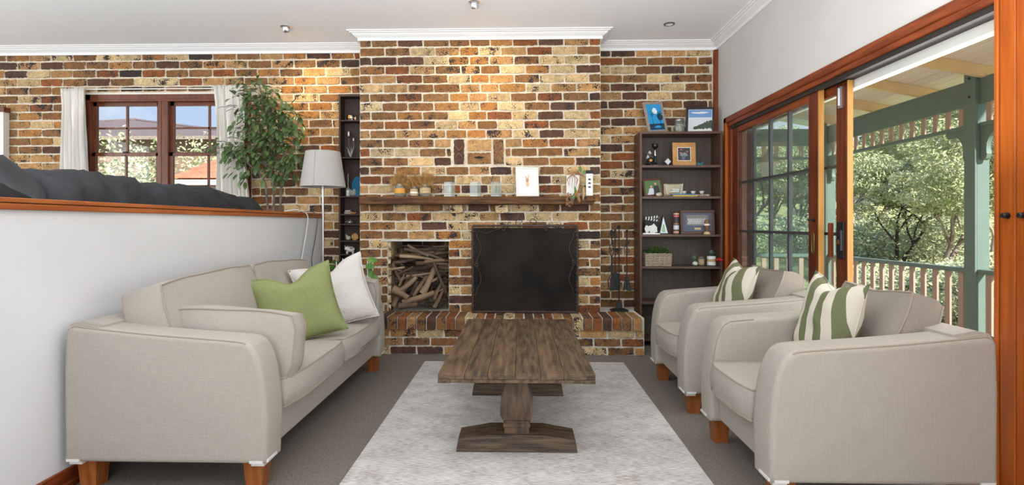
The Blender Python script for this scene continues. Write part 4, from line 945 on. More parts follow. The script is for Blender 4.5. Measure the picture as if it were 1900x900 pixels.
def art_rabbit(t, x0, x1, z0_, z1_):
    rect(t, 'frame_inner_shade', x0-.004, x1+.004, z0_-.004, z1_+.004, 'p_cloud'); rect(t, 'print', x0, x1, z0_, z1_, 'paper', 1); cx, cz, w = (x0+x1)/2, (z0_+z1_)/2, x1-x0  # grey rectangle paints the inner shadow of the white frame
    flat(t, 'rabbit_body', blob(cx+.002, cz-.018, .017, .03, j=.06), 'p_rabl', 2); flat(t, 'rabbit_head', blob(cx, cz+.016, .015, .017, j=.04), 'p_rabbit', 2)
    flat(t, 'rabbit_ear', [(cx-.012, cz+.028), (cx-.002, cz+.03), (cx-.010, cz+.058), (cx-.017, cz+.052)], 'p_rabbit', 2)
    flat(t, 'rabbit_ear', [(cx+.002, cz+.03), (cx+.010, cz+.028), (cx+.020, cz+.066), (cx+.012, cz+.062)], 'p_rabbit', 2)
frame('rabbit_picture', 'white framed watercolour of a brown rabbit on the mantel', (ax(979, 4.93), 4.925, MZ), (R(-9), 0, R(9)), 212e-3, .275, .016, 'offwhite', mat_w=.012, art=art_rabbit)

# white canvas with hanging dried plant, and the little black and white sign
cv = ob('white_canvas', G().bx(-.06, .06, -.012, .012, 0, .195, .003), 'paper', None, (ax(1063, 4.95), 4.95, MZ), (R(-4), 0, R(-12))); tag(cv, 'small blank white canvas at the right end of the mantel', 'canvas')
sg = thing('wooden_sign', 'narrow white sign with three black marks on the mantel end', 'sign', (ax(1093, 4.93), 4.9, MZ+.002), (R(-2), 0, 0))
ob('board', G().bx(-.031, .031, -.008, .008, 0, .205, .002), 'paper', sg)
ob('top_cap', G().bx(-.033, .033, -.012, .012, .205, .235, .004), 'blackm', sg)
for z in (.075, .11, .145):
    flat(sg, 'bird_mark', [(-.012, z+.012), (.004, z+.016), (.016, z+.008), (.006, z+.004), (.014, z-.006), (0, z), (-.014, z+.002)], 'p_ink', 8)
ob('bracket', G().bx(-.033, .033, -.055, -.04, -.05, 0), 'mantel', sg)
def leaf_mesh(L_, w, fold=.25, curl=.15, n=4):
    g = G(); mid = []; le = []; ri = []
    for i in range(n+1):
        f = i/n; ww = w*math.sin(PI*min(f*.92+.04, 1))**.8; z = -curl*L_*f*f
        mid.append(g.b.verts.new((f*L_, 0, z))); le.append(g.b.verts.new((f*L_, ww/2, z+fold*ww/2))); ri.append(g.b.verts.new((f*L_, -ww/2, z+fold*ww/2)))
    for i in range(n):
        g.b.faces.new((mid[i], mid[i+1], le[i+1], le[i])); g.b.faces.new((ri[i], ri[i+1], mid[i+1], mid[i]))
    return g
dp = thing('dried_plant', 'bunch of dried brown and green leaves hanging over the mantel end', 'dried plant', (ax(1066, 4.83), 4.832, MZ+.13))
for i in range(7):
    a = -1.5+i*.5; ob('root', G().tube([(-.02, 0, .07), (-.02+.05*math.sin(a), -.01, .02), (-.025+.03*math.sin(a*1.5), -.012, -.03-.01*i)], [.004, .003, .0012], 5), 'dead', dp)
ob('stem', G().tube([(-.055, .01, .075), (-.02, 0, .085), (.03, -.005, .075), (.06, -.005, .055), (.085, 0, .05)], [.007, .009, .01, .008, .005], 7), 'dead', dp)
for (x, z, ang, L_, w, m) in ((.0, .0, -80, .11, .03, 'leaf2'), (-.005, -.06, -105, .10, .035, 'sage'), (.055, .08, 100, .06, .03, 'leaf2'), (.075, .06, 70, .045, .025, 'leaf2'), (.05, .05, -95, .13, .03, 'dead'), (.062, .02, -80, .14, .03, 'dead'), (.075, .0, -85, .12, .025, 'jute'), (.03, -.03, -115, .09, .02, 'amber'), (.01, -.06, -60, .09, .03, 'dead'), (.02, -.05, -75, .1, .03, 'dead')):
    ob('hanging_leaf', leaf_mesh(L_, w), m, dp, (x, -.015, z-(.045 if z < .06 else 0)), (R(60), R(-ang), 0))
g = G(); 
for i in range(80):
    a = rnd.uniform(0, 2*PI); r = rnd.random()**.5; c = Vector((-.045+math.cos(a)*r*.035, rnd.uniform(-.02, .01), -.165+math.sin(a)*r*.065)); d = Vector((rnd.uniform(-1, 1), rnd.uniform(-1, .3), rnd.uniform(-1, 1))).normalized()*.016
    g.tube([c-d, c+Vector((0, -.006, 0)), c+d], [.001, .005, .001], 4)
ob('dried_pod_cluster', g, 'dead', dp, kind='stuff')

# ------------------------------------------------------------ tall bookshelf
SY = 5.115; SX0, SX1 = 1.125, 1.898
bs = thing('bookshelf', 'tall dark brown open bookshelf in the alcove right of the chimney', 'bookshelf', (SX0, SY, 0))
sw_ = SX1-SX0; sd = .262
ob('side_panel', G().bx(0, .02, 0, sd, 0, 2.03, .001), 'walnut', bs); ob('side_panel', G().bx(sw_-.02, sw_, 0, sd, 0, 2.03, .001), 'walnut', bs)
ob('back_panel', G().bx(.02, sw_-.02, sd-.006, sd, .05, 2.01), 'walnutb', bs)
SH = [2.008, 1.690, 1.395, 1.037, .735, .40, .05]
for z in SH: ob('shelf', G().bx(.02, sw_-.02, .002, sd-.006, z, z+.022, .001), 'walnuth', bs)
SZ = [z+.022 for z in SH]
def sx_(px, Yp=5.2): return ax(px, Yp)
def art_palmnight(t, x0, x1, z0_, z1_):
    w, h = x1-x0, z1_-z0_; rect(t, 'print', x0, x1, z0_, z1_, 'p_blue')
    flat(t, 'moon_cloud', blob(x0+w*.52, z0_+h*.74, w*.16, h*.13, j=.25, seed=2), 'p_white', 1)
    rect(t, 'shore', x0, x1, z0_+h*.02, z0_+h*.25, 'p_dblue', 1); flat(t, 'reflection', blob(x0+w*.55, z0_+h*.13, w*.25, h*.045, j=.3, seed=4), 'p_blue', 2)
    for cx, cz, s in ((.28, .66, .22), (.78, .6, .30)):
        for i in range(8):
            a = i*PI/4+.3; c = (x0+w*cx, z0_+h*cz); flat(t, 'palm_frond', [(c[0], c[1]), (c[0]+math.cos(a+.25)*w*s*.6, c[1]+math.sin(a+.25)*w*s*.6), (c[0]+math.cos(a)*w*s, c[1]+math.sin(a)*w*s*.9-.004)], 'p_dblue', 2)
        flat(t, 'palm_trunk', [(x0+w*cx-.002, z0_+h*.2), (x0+w*cx+.003, z0_+h*.2), (x0+w*cx+.002, z0_+h*cz), (x0+w*cx-.001, z0_+h*cz)], 'p_dblue', 2)
    flat(t, 'foliage', blob(x0+w*.8, z0_+h*.5, w*.18, h*.14, j=.2, seed=6), 'p_dblue', 2)
frame('palm_night_picture', 'grey-washed frame with a blue moonlit palm picture, atop the bookshelf', (sx_(1219, 5.24), 5.19, SZ[0]), (R(-9), R(-7), R(24)), .225, .305, .025, 'fr_grey', art=art_palmnight)
def art_beach(t, x0, x1, z0_, z1_):
    w, h = x1-x0, z1_-z0_; rect(t, 'print', x0, x1, z0_, z1_, 'p_cloud'); rect(t, 'sky', x0, x1, z0_+h*.64, z1_, 'p_sky', 1)
    flat(t, 'cloud', blob(x0+w*.5, z0_+h*.86, w*.4, h*.05, j=.3, seed=1), 'p_cloud', 2); rect(t, 'sand', x0, x1, z0_, z0_+h*.1, 'p_sand', 1); rect(t, 'water', x0, x1, z0_+h*.02, z0_+h*.06, 'p_white', 2)
    for i in range(9):
        f = i/8; flat(t, 'palms', blob(x0+w*(.3+.68*f), z0_+h*(.14+.17*f), w*.09, h*(.07+.15*f), j=.3, seed=i), 'p_palm', 2+i % 2)
frame('beach_picture', 'black frame with a palm beach photograph, atop the bookshelf corner', (sx_(1299, 5.24), 5.25, SZ[0]), (R(-8), R(2), R(-14)), .262, .262, .022, 'black', mat_w=.004, art=art_beach)
t = thing('shell_jar', 'glass jar of shells between two frames atop the bookshelf', 'jar', (sx_(1258.5, 5.25), 5.22, SZ[0]))
ob('glass_body', jar_mesh(.048, .115), 'jar', t); ob('lid', G().lathe([(.044, .108), (.048, .11), (.048, .126), (.04, .13)], n=24), 'pewter', t)
g = G()
for i in range(40): g.sph((rnd.uniform(-.028, .028), rnd.uniform(-.028, .028), rnd.uniform(.012, .085)), (.018, .012, .022), 1, (rnd.random()*3, rnd.random()*3, 0))
ob('shells', g, 'shell', t, kind='stuff')
# second shelf
def on(k): return SZ[k]
t = thing('dragon_candlestick', 'black sculpted candlestick ornament with orange detail, on the second shelf', 'ornament', (sx_(1212), 5.2, on(1)))
g = G().lathe([(.045, 0), (.045, .008), (.012, .02), (.01, .06), (.016, .08), (.009, .1), (.008, .16), (.014, .165), (.03, .185), (.03, .205), (.034, .21), (.012, .2)], (.018, 0, 0), 16); ob('candle_stick', g, 'black', t)
g = G().tube([(-.06, 0, .01), (-.05, -.02, .05), (-.02, -.025, .04), (.0, -.02, .07), (-.03, -.015, .10), (-.06, -.01, .12)], [.012, .016, .014, .013, .012, .006], 8)
for i in range(6): a = i*1.05; g.tube([(-.02, -.01, .03), (-.02+.05*math.cos(a), -.02, .03+.025*math.sin(a)), (-.02+.06*math.cos(a), -.03, .005)], [.008, .006, .003], 5)
ob('dragon_body', g, 'black', t); ob('dragon_wing', G().prism([(-.07, .07), (-.045, .14), (-.03, .145), (-.02, .12), (-.03, .09), (-.05, .075)], -.01, -.006, 'y'), 'pewter', t)
ob('orange_detail', G().sph((-.03, -.035, .05), (.03, .012, .026), 2), 'orangep', t); ob('silver_core', G().lathe([(.009, .09), (.011, .12), (.008, .15)], (.018, 0, 0), 12), 'chrome', t)
t = ob('tilted_block', G().bx(-.028, .028, -.015, .015, -.028, .028, .004), 'pewter', None, (sx_(1238), 5.2, on(1)+.041), (0, PI/4, R(10))); tag(t, 'small square photo block balanced on its corner beside the oak frame', 'ornament'); ob('photo', G().bx(-.021, .021, -.017, -.015, -.021, .021), 'p_cloud', t)
def art_vase(t, x0, x1, z0_, z1_):
    w, h = x1-x0, z1_-z0_; rect(t, 'print', x0, x1, z0_, z1_, 'p_dark')
    flat(t, 'figures', blob(x0+w*.5, z0_+h*.45, w*.3, h*.18, j=.3, seed=3), 'p_grey', 1); flat(t, 'figures', blob(x0+w*.45, z0_+h*.2, w*.14, h*.2, j=.2, seed=3), 'p_mat', 2)
    for a, b in ((.28, .86), (.75, .7), (.2, .6)): flat(t, 'pink_bloom', blob(x0+w*a, z0_+h*b, w*.08, h*.05), 'p_pink', 2)
frame('oak_picture', 'square carved oak photo frame with pink blooms, second shelf', (sx_(1268), 5.17, on(1)), (R(-5), 0, 0), .218, .222, .045, 'fr_oak', mat_w=.006, art=art_vase)
t = ob('blue_figurine', G().sph((0, 0, .012), (.06, .03, .024)).sph((.022, 0, .026), (.02, .018, .018)).sph((-.02, 0, .024), (.028, .02, .014)), 'teal', None, (sx_(1297), 5.17, on(1))); tag(t, 'tiny blue figurine lying right of the oak frame', 'figurine')
# third shelf
def art_couple(t, x0, x1, z0_, z1_):
    w, h = x1-x0, z1_-z0_; rect(t, 'print', x0, x1, z0_, z1_, 'p_green')
    flat(t, 'white_dress', [(x0+w*.12, z0_), (x0+w*.6, z0_), (x0+w*.5, z0_+h*.45), (x0+w*.28, z0_+h*.45)], 'p_cloud', 1); flat(t, 'dark_suit', [(x0+w*.5, z0_), (x0+w*.95, z0_), (x0+w*.85, z0_+h*.62), (x0+w*.58, z0_+h*.6)], 'p_dark', 1)
    flat(t, 'face', blob(x0+w*.4, z0_+h*.56, w*.07, h*.09), 'skin', 2); flat(t, 'face', blob(x0+w*.68, z0_+h*.75, w*.07, h*.09), 'skin', 2)
frame('couple_picture', 'dark frame with a couple photograph tilted on the third shelf', (sx_(1212), 5.17, on(2)), (R(-9), R(-4), R(14)), .205, .178, .02, 'fr_red', art=art_couple)
t = ob('sea_shell', G().sph((0, 0, .016), (.055, .04, .032)).tube([(-.02, 0, .02), (.015, -.012, .03), (.03, -.01, .012)], [.012, .010, .003], 7), 'shell', None, (sx_(1219), 5.135, on(2))); tag(t, 'pale spiral shell before the couple photograph', 'shell')
t = thing('canvas_pouch', 'beige canvas drawstring pouch with printed word on the third shelf', 'pouch', (sx_(1250), 5.22, on(2)))
gp, lp = pillow(.19, .125, .06, 31, .03, 14); ob('bag', gp, 'jute', t, (0, 0, .064), smooth=60).data.materials[0] = mat('pouch_canvas', (.44, .37, .26), .95, col2=(.52, .45, .33), scale=60)
for s in (-1, 1): ob('cord', G().tube([(s*.07, -.03, .10), (s*.08, -.035, .12), (s*.07, -.035, .06), (s*.06, -.04, .02)], .003, 5), 'paper', t)
ob('printed_patch', G().bx(-.045, .045, -.037, -.033, .045, .075), 'paper', t)
def text(name, body, size, m, parent, loc, rot=(PI/2, 0, 0), ext=.0005):
    cu = bpy.data.curves.new(name, 'FONT'); cu.body = body; cu.size = size; cu.extrude = ext; cu.align_x = 'CENTER'; cu.align_y = 'CENTER'; cu.materials.append(M[m])
    o = bpy.data.objects.new(name, cu); C.objects.link(o); bpy.context.view_layer.update()
    me = bpy.data.meshes.new_from_object(o.evaluated_get(bpy.context.evaluated_depsgraph_get())); bpy.data.objects.remove(o)
    if not me.materials: me.materials.append(M[m])
    o = bpy.data.objects.new(name, me); C.objects.link(o); o.parent = parent; o.location = loc; o.rotation_euler = rot; return o
text('lettering', 'SANDS', .026, 'p_ink', t, (0, -.038, .060))
for i, (m, w) in enumerate((('blue', .19), ('yellow', .20))):
    o = ob('thin_book', G().bx(-w/2-.03, w/2, -.05, .05, 0, .011, .001), m, None, (sx_(1268+i*2), 5.17, on(2)+.0005+(.0118 if m == 'blue' else 0)), (0, 0, R(-3+5*i))); tag(o, ('thin blue book lying on the yellow one, third shelf' if m == 'blue' else 'thin yellow book lying flat on the third shelf'), 'book')
for i, px in enumerate((1270, 1287, 1303)):
    t = thing('candle_cup', ['small white tealight cup, left of the three on the shell string', 'small white tealight cup, middle of the three on the shell string', 'small white tealight cup, right of the three on the shell string'][i], 'candle holder', (sx_(px, 5.2), 5.215, on(2)+.027))
    ob('cup', G().lathe([(.008, 0), (.018, .008), (.024, .028), (.022, .028), (.016, .01), (.002, .006)], n=18, cap=False), 'offwhite', t)
t = thing('shell_garland', 'string of pale shells under the tealight cups', 'shell garland', (sx_(1290), 5.215, on(2)))
g = G()
for i in range(26): g.sph((-.12+.245*i/25, rnd.uniform(-.025, .025), .014), (.026, .02, .026), 1, (rnd.random()*3, rnd.random()*3, 0))
ob('shells', g, 'shell', t, kind='stuff')
# fourth shelf
t = thing('clapper_board', 'black and white film clapper board ornament on the fourth shelf', 'clapper board', (sx_(1207), 5.19, on(3)+.003), (R(-6), R(8), R(12)))
ob('slate', G().bx(-.07, .075, -.006, .006, 0, .13, .001), 'blackm', t)
for zz, rot_ in ((.135, 0), (.16, -14)):
    s_ = ob('stick', G().bx(-.07, .07, -.006, .006, -.011, .011, .001), 'paper', t, (0, 0, zz), (0, R(rot_), 0))
    for i in range(5): ob('stripe', G().prism([(-.062+i*.028, -.011), (-.048+i*.028, -.011), (-.04+i*.028, .011), (-.054+i*.028, .011)], -.0075, -.006, 'y'), 'p_ink', s_)
flat(t, 'white_picture', blob(.02, .05, .045, .045, 12, .3, 3), 'paper', 5); flat(t, 'white_picture', blob(-.045, .04, .025, .035, 10, .2, 4), 'paper', 5)
t = thing('triangle_mirror', 'tall triangular green-and-silver ornament beside the clapper board', 'ornament', (sx_(1230), 5.18, on(3)), (R(-4), 0, R(8)))
ob('triangle_edge', G().prism([(-.045, 0), (.05, 0), (.0, .185)], -.002, .02, 'y', .002), 'black', t); ob('triangle_face', G().prism([(-.033, .01), (.042, .01), (.002, .165)], -.004, -.002, 'y'), 'p_white', t)
ob('green_streak', G().prism([(-.02, .02), (.02, .02), (.012, .09), (-.002, .1)], -.0055, -.004, 'y'), 'p_lgreen', t)
t = ob('open_booklet', G().prism([(-.1, 0), (.1, 0), (.1, .012), (.0, .02), (-.1, .014)], -.05, .05, 'y', .001), 'paper', None, (sx_(1205), 5.165, on(3)), (0, 0, R(3))); t.scale = (.8, .35, .8); t.location.y = 5.135; tag(t, 'white booklet lying flat before the clapper board', 'booklet')
t = thing('patterned_box', 'tall narrow patterned canister beside the team photograph', 'canister', (sx_(1253), 5.17, on(3)))
ob('body', G().lathe([(.024, 0), (.026, .003), (.026, .205), (.024, .208)], n=20), 'fr_red', t)
for i, (a, b, m) in enumerate(((.01, .03, 'skin'), (.045, .085, 'p_cloud'), (.095, .1, 'p_gold'), (.115, .16, 'p_dark'), (.165, .18, 'p_pink'), (.188, .2, 'p_rabl'))): ob('printed_band', G().lathe([(.0265, a), (.0265, b)], n=20, cap=False), m, t)
def art_team(t, x0, x1, z0_, z1_):
    w, h = x1-x0, z1_-z0_; rect(t, 'photo', x0+.01, x1-.01, z0_+.035, z1_, 'p_grey', 1)
    for r_, (zf, n) in enumerate(((.42, 11), (.55, 13), (.68, 12))):
        for i in range(n):
            X_ = x0+w*(.12+.76*(i+.5*(r_ % 2))/n); Z_ = z0_+h*zf
            flat(t, 'player_shirt', blob(X_, Z_, .0058, .011, 6), 'p_cloud', 2+r_); flat(t, 'player_head', blob(X_, Z_+.014, .0034, .004, 6), 'skin', 3+r_)
    rect(t, 'name_plate', (x0+x1)/2-.03, (x0+x1)/2+.03, z0_-.005, z0_+.014, 'p_gold', 1)
frame('team_picture', 'wide mahogany frame with a team photograph on the fourth shelf', (sx_(1294), 5.19, on(3)), (R(-6), 0, 0), .325, .232, .026, 'fr_red', mat_w=.022, mat_m='p_mat', art=art_team)
t = thing('trophy', 'small brown trophy with gold base before the team photograph', 'trophy', (sx_(1311.5, 5.15), 5.145, on(3)))
ob('base', G().lathe([(.03, 0), (.032, .006), (.026, .02), (.014, .026)], n=20), 'p_gold', t); ob('cup', G().lathe([(.01, .026), (.012, .05), (.024, .07), (.026, .105), (.02, .135), (.018, .14)], n=16), 'p_brown', t); ob('label_band', G().lathe([(.0275, .083), (.028, .1)], n=16, cap=False), 'paper', t)
# fifth shelf: basket plant, candles, rose
bkt = thing('wicker_basket_plant', 'low leafy plant in a rectangular wicker basket on the fifth shelf', 'plant basket', (sx_(1219.5, 5.19), 5.21, on(4)))
for r_ in range(9):
    z = .006+r_*.0135; P_ = []; nn = 60; e_ = 1+.0095*r_*.5
    for i in range(nn):
        f = i/nn*4; sd_ = int(f); u = f-sd_; cs = [(-1, -1), (1, -1), (1, 1), (-1, 1)]; a = cs[sd_]; b = cs[(sd_+1) % 4]
        x = (a[0]+(b[0]-a[0])*u)*.118*e_; y = (a[1]+(b[1]-a[1])*u)*.07*e_; o_ = .0035*math.sin(i*PI*2/4+r_*PI); P_.append((x+(o_ if sd_ % 2 else 0), y+(o_ if not sd_ % 2 else 0), z))
    ob('wicker_strand', G().tube(P_, .0062, 5, closed=True), 'wick', bkt)
for i in range(22):
    f = i/22*4; sd_ = int(f); u = f-sd_; cs = [(-1, -1), (1, -1), (1, 1), (-1, 1)]; a = cs[sd_]; b = cs[(sd_+1) % 4]; x = (a[0]+(b[0]-a[0])*u); y = (a[1]+(b[1]-a[1])*u)
    ob('wicker_stake', G().tube([(x*.118, y*.07, 0), (x*.123, y*.073, .125)], .004, 5), 'wick', bkt)
ob('soil', G().bx(-.11, .11, -.062, .062, .008, .1), 'soot_and_shade', bkt)
lm = leaf_mesh(.03, .018).mesh('l', 60); lm.materials.append(M['leaf2']); q = random.Random(3)
def scatter_leaves(parent, n, fn, mesh_, name='leaf', big=300):
    """first `big` leaves are objects, the rest one stuff mesh"""
    bm_ = bmesh.new(); cnt = 0
    for i in range(n):
        p, d, s = fn(i); d = Vector(d).normalized(); rot = d.to_track_quat('X', 'Z').to_euler(); 
        if i < big:
            o = ob(name, mesh_, None, parent, p, rot); o.scale = (s, s, s)
        else:
            T = bmesh.new(); T.from_mesh(mesh_); T.transform(Matrix.Translation(p) @ rot.to_matrix().to_4x4() @ Matrix.Scale(s, 4)); me_ = bpy.data.meshes.new('x'); T.to_mesh(me_); bm_.from_mesh(me_); T.free(); bpy.data.meshes.remove(me_); cnt += 1
    if cnt:
        me_ = bpy.data.meshes.new(name+'s'); bm_.to_mesh(me_); me_.materials.append(mesh_.materials[0]); ob(name+'s', me_, None, parent, kind='stuff')
    bm_.free()
def f_b(i):
    x, y = q.uniform(-.12, .12), q.uniform(-.08, .06); z = .115+q.random()*.065*(1-(x/.14)**2); return Vector((x, y, z)), (x*6+q.uniform(-1, 1), y*6-.4+q.uniform(-1, 1), q.uniform(-.2, 1)), q.uniform(.7, 1.2)
scatter_leaves(bkt, 230, f_b, lm, big=0)
t = thing('candle_jar', 'small jute-wrapped jar, left of the succulent jar on the fifth shelf', 'jar', (sx_(1301), 5.2, on(4)))
ob('glass_body', G().lathe([(.026, 0), (.028, .01), (.028, .07), (.022, .078), (.022, .09)], n=20), 'jar', t); ob('wrap', G().lathe([(.0288, .012), (.0288, .062)], n=20, cap=False), 'jute', t)
t = thing('succulent_jar', 'lace-wrapped jar holding a sage succulent, right on the fifth shelf', 'plant jar', (sx_(1320), 5.2, on(4)))
ob('glass_body', G().lathe([(.036, 0), (.04, .008), (.04, .095), (.03, .102)], n=20), 'jar', t)
for a, b, m in ((.008, .04, 'paper'), (.04, .066, 'jute'), (.066, .092, 'paper')): ob('wrap', G().lathe([(.041, a), (.041, b)], n=20, cap=False), m, t)
lm2 = leaf_mesh(.04, .024, curl=-.2).mesh('l', 60); lm2.materials.append(M['sage'])
for i in range(18):
    a = i*2.4; o = ob('leaf', lm2, None, t, (0, 0, .1), (0, R(-20-(i % 4)*16), a)); o.scale = (1.25, 1.25, 1.25)
t = thing('white_rose_ornament', 'small white flower ornament with sage leaves on the fifth shelf', 'ornament', (sx_(1286.5), 5.16, on(4)))
for i in range(8):
    a = i*.8; ob('petal', G().sph((.012*math.cos(a), .012*math.sin(a)-.01, .022+.004*(i % 3)), (.03, .022, .03), 2), 'offwhite', t)
for i in range(8):
    o = ob('leaf', lm2, None, t, (.0, .02, .02+.006*i), (0, R(-25-i*5), R(15+i*40))); o.scale = (1.15, 1.4, 1.15)
t = thing('red_rose', 'red artificial rose at the right end of the fifth shelf', 'flower', (sx_(1336, 5.13), 5.125, on(4)))
ob('stem', G().tube([(.0, 0, 0.004), (.0, 0, .04), (-.003, 0, .06)], .0025, 5), 'leaf2', t)
for i in range(9):
    a = i*2.2; r = .006+.0022*i; ob('petal', G().sph((r*math.cos(a)-.003, r*math.sin(a), .068-.001*i), (.026, .026, .03), 2, (a, .5, a)), 'red', t)

# ------------------------------------------------------------ narrow curio shelf left of the chimney
NSY = 5.25; a_, b_ = ax(628.5, NSY), CX0-.012
nsf = thing('narrow_curio_shelf', 'tall narrow dark curio shelf beside the chimney on the left', 'shelf', (a_, NSY, 0))
w_ = b_-a_
ob('side_panel', G().bx(0, .016, 0, .138, .35, 2.43), 'narrow', nsf); ob('side_panel', G().bx(w_-.03, w_, 0, .138, .35, 2.43), 'narrow', nsf)
ob('back_panel', G().bx(.016, w_-.03, .13, .138, .35, 2.43), 'narrow', nsf); ob('top_board', G().bx(-.002, w_, -.002, .138, 2.41, 2.432), 'narrow', nsf)
NSH = [at(640, y, NSY).z for y in (222.5, 291.5, 364, 397, 415.5, 446.5, 471.5, 500, 530, 565)]
for z in NSH: ob('shelf', G().bx(.016, w_-.03, .002, .13, z-.012, z), 'narrow', nsf)
nx = lambda px: ax(px, 5.3)
t = thing('glass_ornament', 'silver and amber glass ornament on the top curio shelf', 'ornament', (nx(650), 5.31, NSH[0])); ob('glass_ball', G().sph((0, 0, .035), (.075, .06, .07), 3), 'chrome', t); ob('amber_centre', G().sph((-.006, -.028, .036), (.022, .014, .042)), 'amber', t); ob('foot', G().bx(-.03, .03, -.02, .02, 0, .008), 'pewter', t)
t = ob('white_bead', G().sph((0, 0, .022), (.022, .02, .04)).sph((-.03, -.01, .008), (.02, .018, .014)), 'shell', None, (nx(659.5), 5.3, NSH[0])); tag(t, 'small cream shell right of the glass ornament', 'shell')
t = thing('metal_tulips', 'pair of pewter tulips on curved stems in the curio shelf', 'ornament', (nx(650), 5.31, NSH[1]))
for x, z, s in ((-.018, .20, 1), (.03, .155, .7)):
    ob('stem', G().tube([(0, 0, .002), (x*.2+.01, 0, z*.3), (x*1.1, 0, z*.65), (x, 0, z)], .003, 6), 'pewter', t)
    ob('tulip', G().lathe([(.002, 0), (.014*s, .01*s), (.02*s, .03*s), (.017*s, .05*s), (.02*s, .058*s), (.014*s, .05*s)], (x, 0, z), 12, cap=False), 'pewter', t)
for x, z in ((-.04, .11), (-.025, .1), (.03, .11), (.012, .12), (-.035, .07)): ob('metal_leaf', G().tube([(0, 0, 0), (x*.4, 0, z*.5), (x, 0, z)], [.003, .005, .001], 5), 'pewter', t)
t = thing('glass_bottle', 'slim glass bottle with tall stopper on the curio shelf', 'bottle', (nx(646), 5.3, NSH[2])); ob('body', G().lathe([(.02, 0), (.022, .01), (.022, .07), (.006, .09), (.005, .22), (.007, .225)], n=14), 'acrylic', t); ob('filling', G().lathe([(.018, .004), (.018, .06)], n=14), 'offwhite', t)
t = thing('blue_plate', 'deep blue oval plate standing behind the glass bottle', 'plate', (nx(660), 5.355, NSH[2])); ob('disc', G().prism(blob(0, .1, .055, .1, 24), -.006, .004, 'y', .002), 'blue', t); ob('blue_rim', G().tube([(x, -.007, z) for x, z in blob(0, .1, .048, .09, 24)], .002, 5, closed=True), 'p_blue', t)
t = ob('glass_shell', G().sph((0, 0, .03), (.07, .05, .06), 2).sph((.015, -.01, .055), (.03, .02, .04)).sph((-.02, 0, .055), (.02, .02, .03)), 'acrylic', None, (nx(655.5), 5.29, NSH[2])); tag(t, 'clear cut glass ornament before the blue plate', 'ornament')
t = thing('stone_stack', 'stack of flat grey stones with amber pieces in the curio shelf', 'ornament', (nx(648), 5.3, NSH[3]))
for i, (x, z, w2) in enumerate(((-.01, .006, .07), (-.02, .018, .05), (.005, .02, .05), (-.012, .032, .055))): ob('flat_stone', G().box((x, 0, z), (w2, .04, .012), (0, R(4*(-1)**i), 0), .004), 'stone', t)
for i in range(4): ob('amber_piece', G().sph((.035+.008*i, -.01+.006*i, .008+.004*(i % 2)), (.016, .014, .014), 1), 'orangep', t)
t = thing('silver_tiara_box', 'small ornate silver trinket with red stones in the curio shelf', 'trinket', (nx(650), 5.3, NSH[4])); ob('body', G().lathe([(.035, 0), (.04, .012), (.03, .026), (.012, .034), (.014, .042)], n=18), 'pewter', t)
for i in range(7): ob('pearl', G().sph((-.036+.012*i, -.03, .02+.006*math.sin(i*PI/6)), (.009, .009, .009), 1), 'red' if i == 3 else 'chrome', t)
t = ob('small_animal_figure', G().sph((0, 0, .024), (.055, .04, .045), 2).sph((-.012, -.012, .044), (.028, .024, .024)).sph((-.02, -.012, .058), (.01, .008, .014)), 'stone', None, (nx(647), 5.29, NSH[5])); tag(t, 'small mottled stone animal figure below the silver trinket', 'figurine')
t = ob('red_agate_slice', G().prism(blob(0, .035, .035, .035, 12, .12, 3), -.004, .004, 'y', .001), 'dry', None, (nx(657), 5.335, NSH[5])); tag(t, 'reddish agate slice behind the mottled animal figure', 'stone')
t = thing('pig_figure', 'white and grey pottery pig in the curio shelf', 'figurine', (nx(650), 5.3, NSH[6])); ob('body', G().sph((0, 0, .045), (.09, .05, .06), 3).sph((-.032, -.012, .052), (.045, .04, .042), 2), 'offwhite', t)
for x, y in ((-.03, -.012), (-.03, .012), (.028, -.012), (.028, .012)): ob('leg', G().lathe([(.007, 0), (.009, .026)], (x, y, 0), 8), 'offwhite', t)
for s in (-1, 1): ob('ear', G().sph((-.035+s*.014, -.016, .076), (.014, .008, .018), 1), 'stone', t)
ob('patch', G().sph((.015, -.012, .06), (.04, .04, .036), 2), 'stone', t)
t = ob('white_pottery_figure', G().sph((0, 0, .03), (.07, .05, .06), 2).sph((-.01, -.02, .055), (.03, .03, .03)), 'stone', None, (nx(650), 5.3, NSH[7])); tag(t, 'pale pottery figure on the shelf below the pig', 'figurine')

# wire plant stand with trailing leaves behind the sofa
ws = thing('wire_plant_stand', 'white wire plant stand with trailing green leaves behind the white pillow', 'plant stand', (-1.40, 4.52, 0))
for x, y in ((-.13, -.08), (.13, -.08), (-.13, .08), (.13, .08)): ob('wire_leg', G().tube([(x, y, 0), (x, y, .86)], .004, 6), 'white', ws)
for z in (.80, .70, .2): ob('wire_ring', G().tube([(-.13, -.08, z), (.13, -.08, z), (.13, .08, z), (-.13, .08, z)], .0035, 5, closed=True), 'white', ws)
for i in range(4): ob('cross_wire', G().tube([(-.13+.052*(i+1), -.08, .70), (-.13+.052*(i+1), -.08, .86)], .0025, 5), 'white', ws)
ob('pot', G().lathe([(.06, .2), (.085, .42), (.09, .72), (.082, .72), (.075, .66)], n=20), 'offwhite', ws)
ob('vine', G().tube([(0, 0, .6), (.03, 0, .78), (.1, -.05, .80), (.16, -.08, .72)], .004, 6).tube([(0, 0, .6), (-.04, 0, .76), (-.12, -.06, .78), (-.17, -.09, .68)], .004, 6), 'leaf2', ws)
lm3 = leaf_mesh(.085, .06, .15, .2).mesh('l', 60); lm3.materials.append(M['leaf2'])
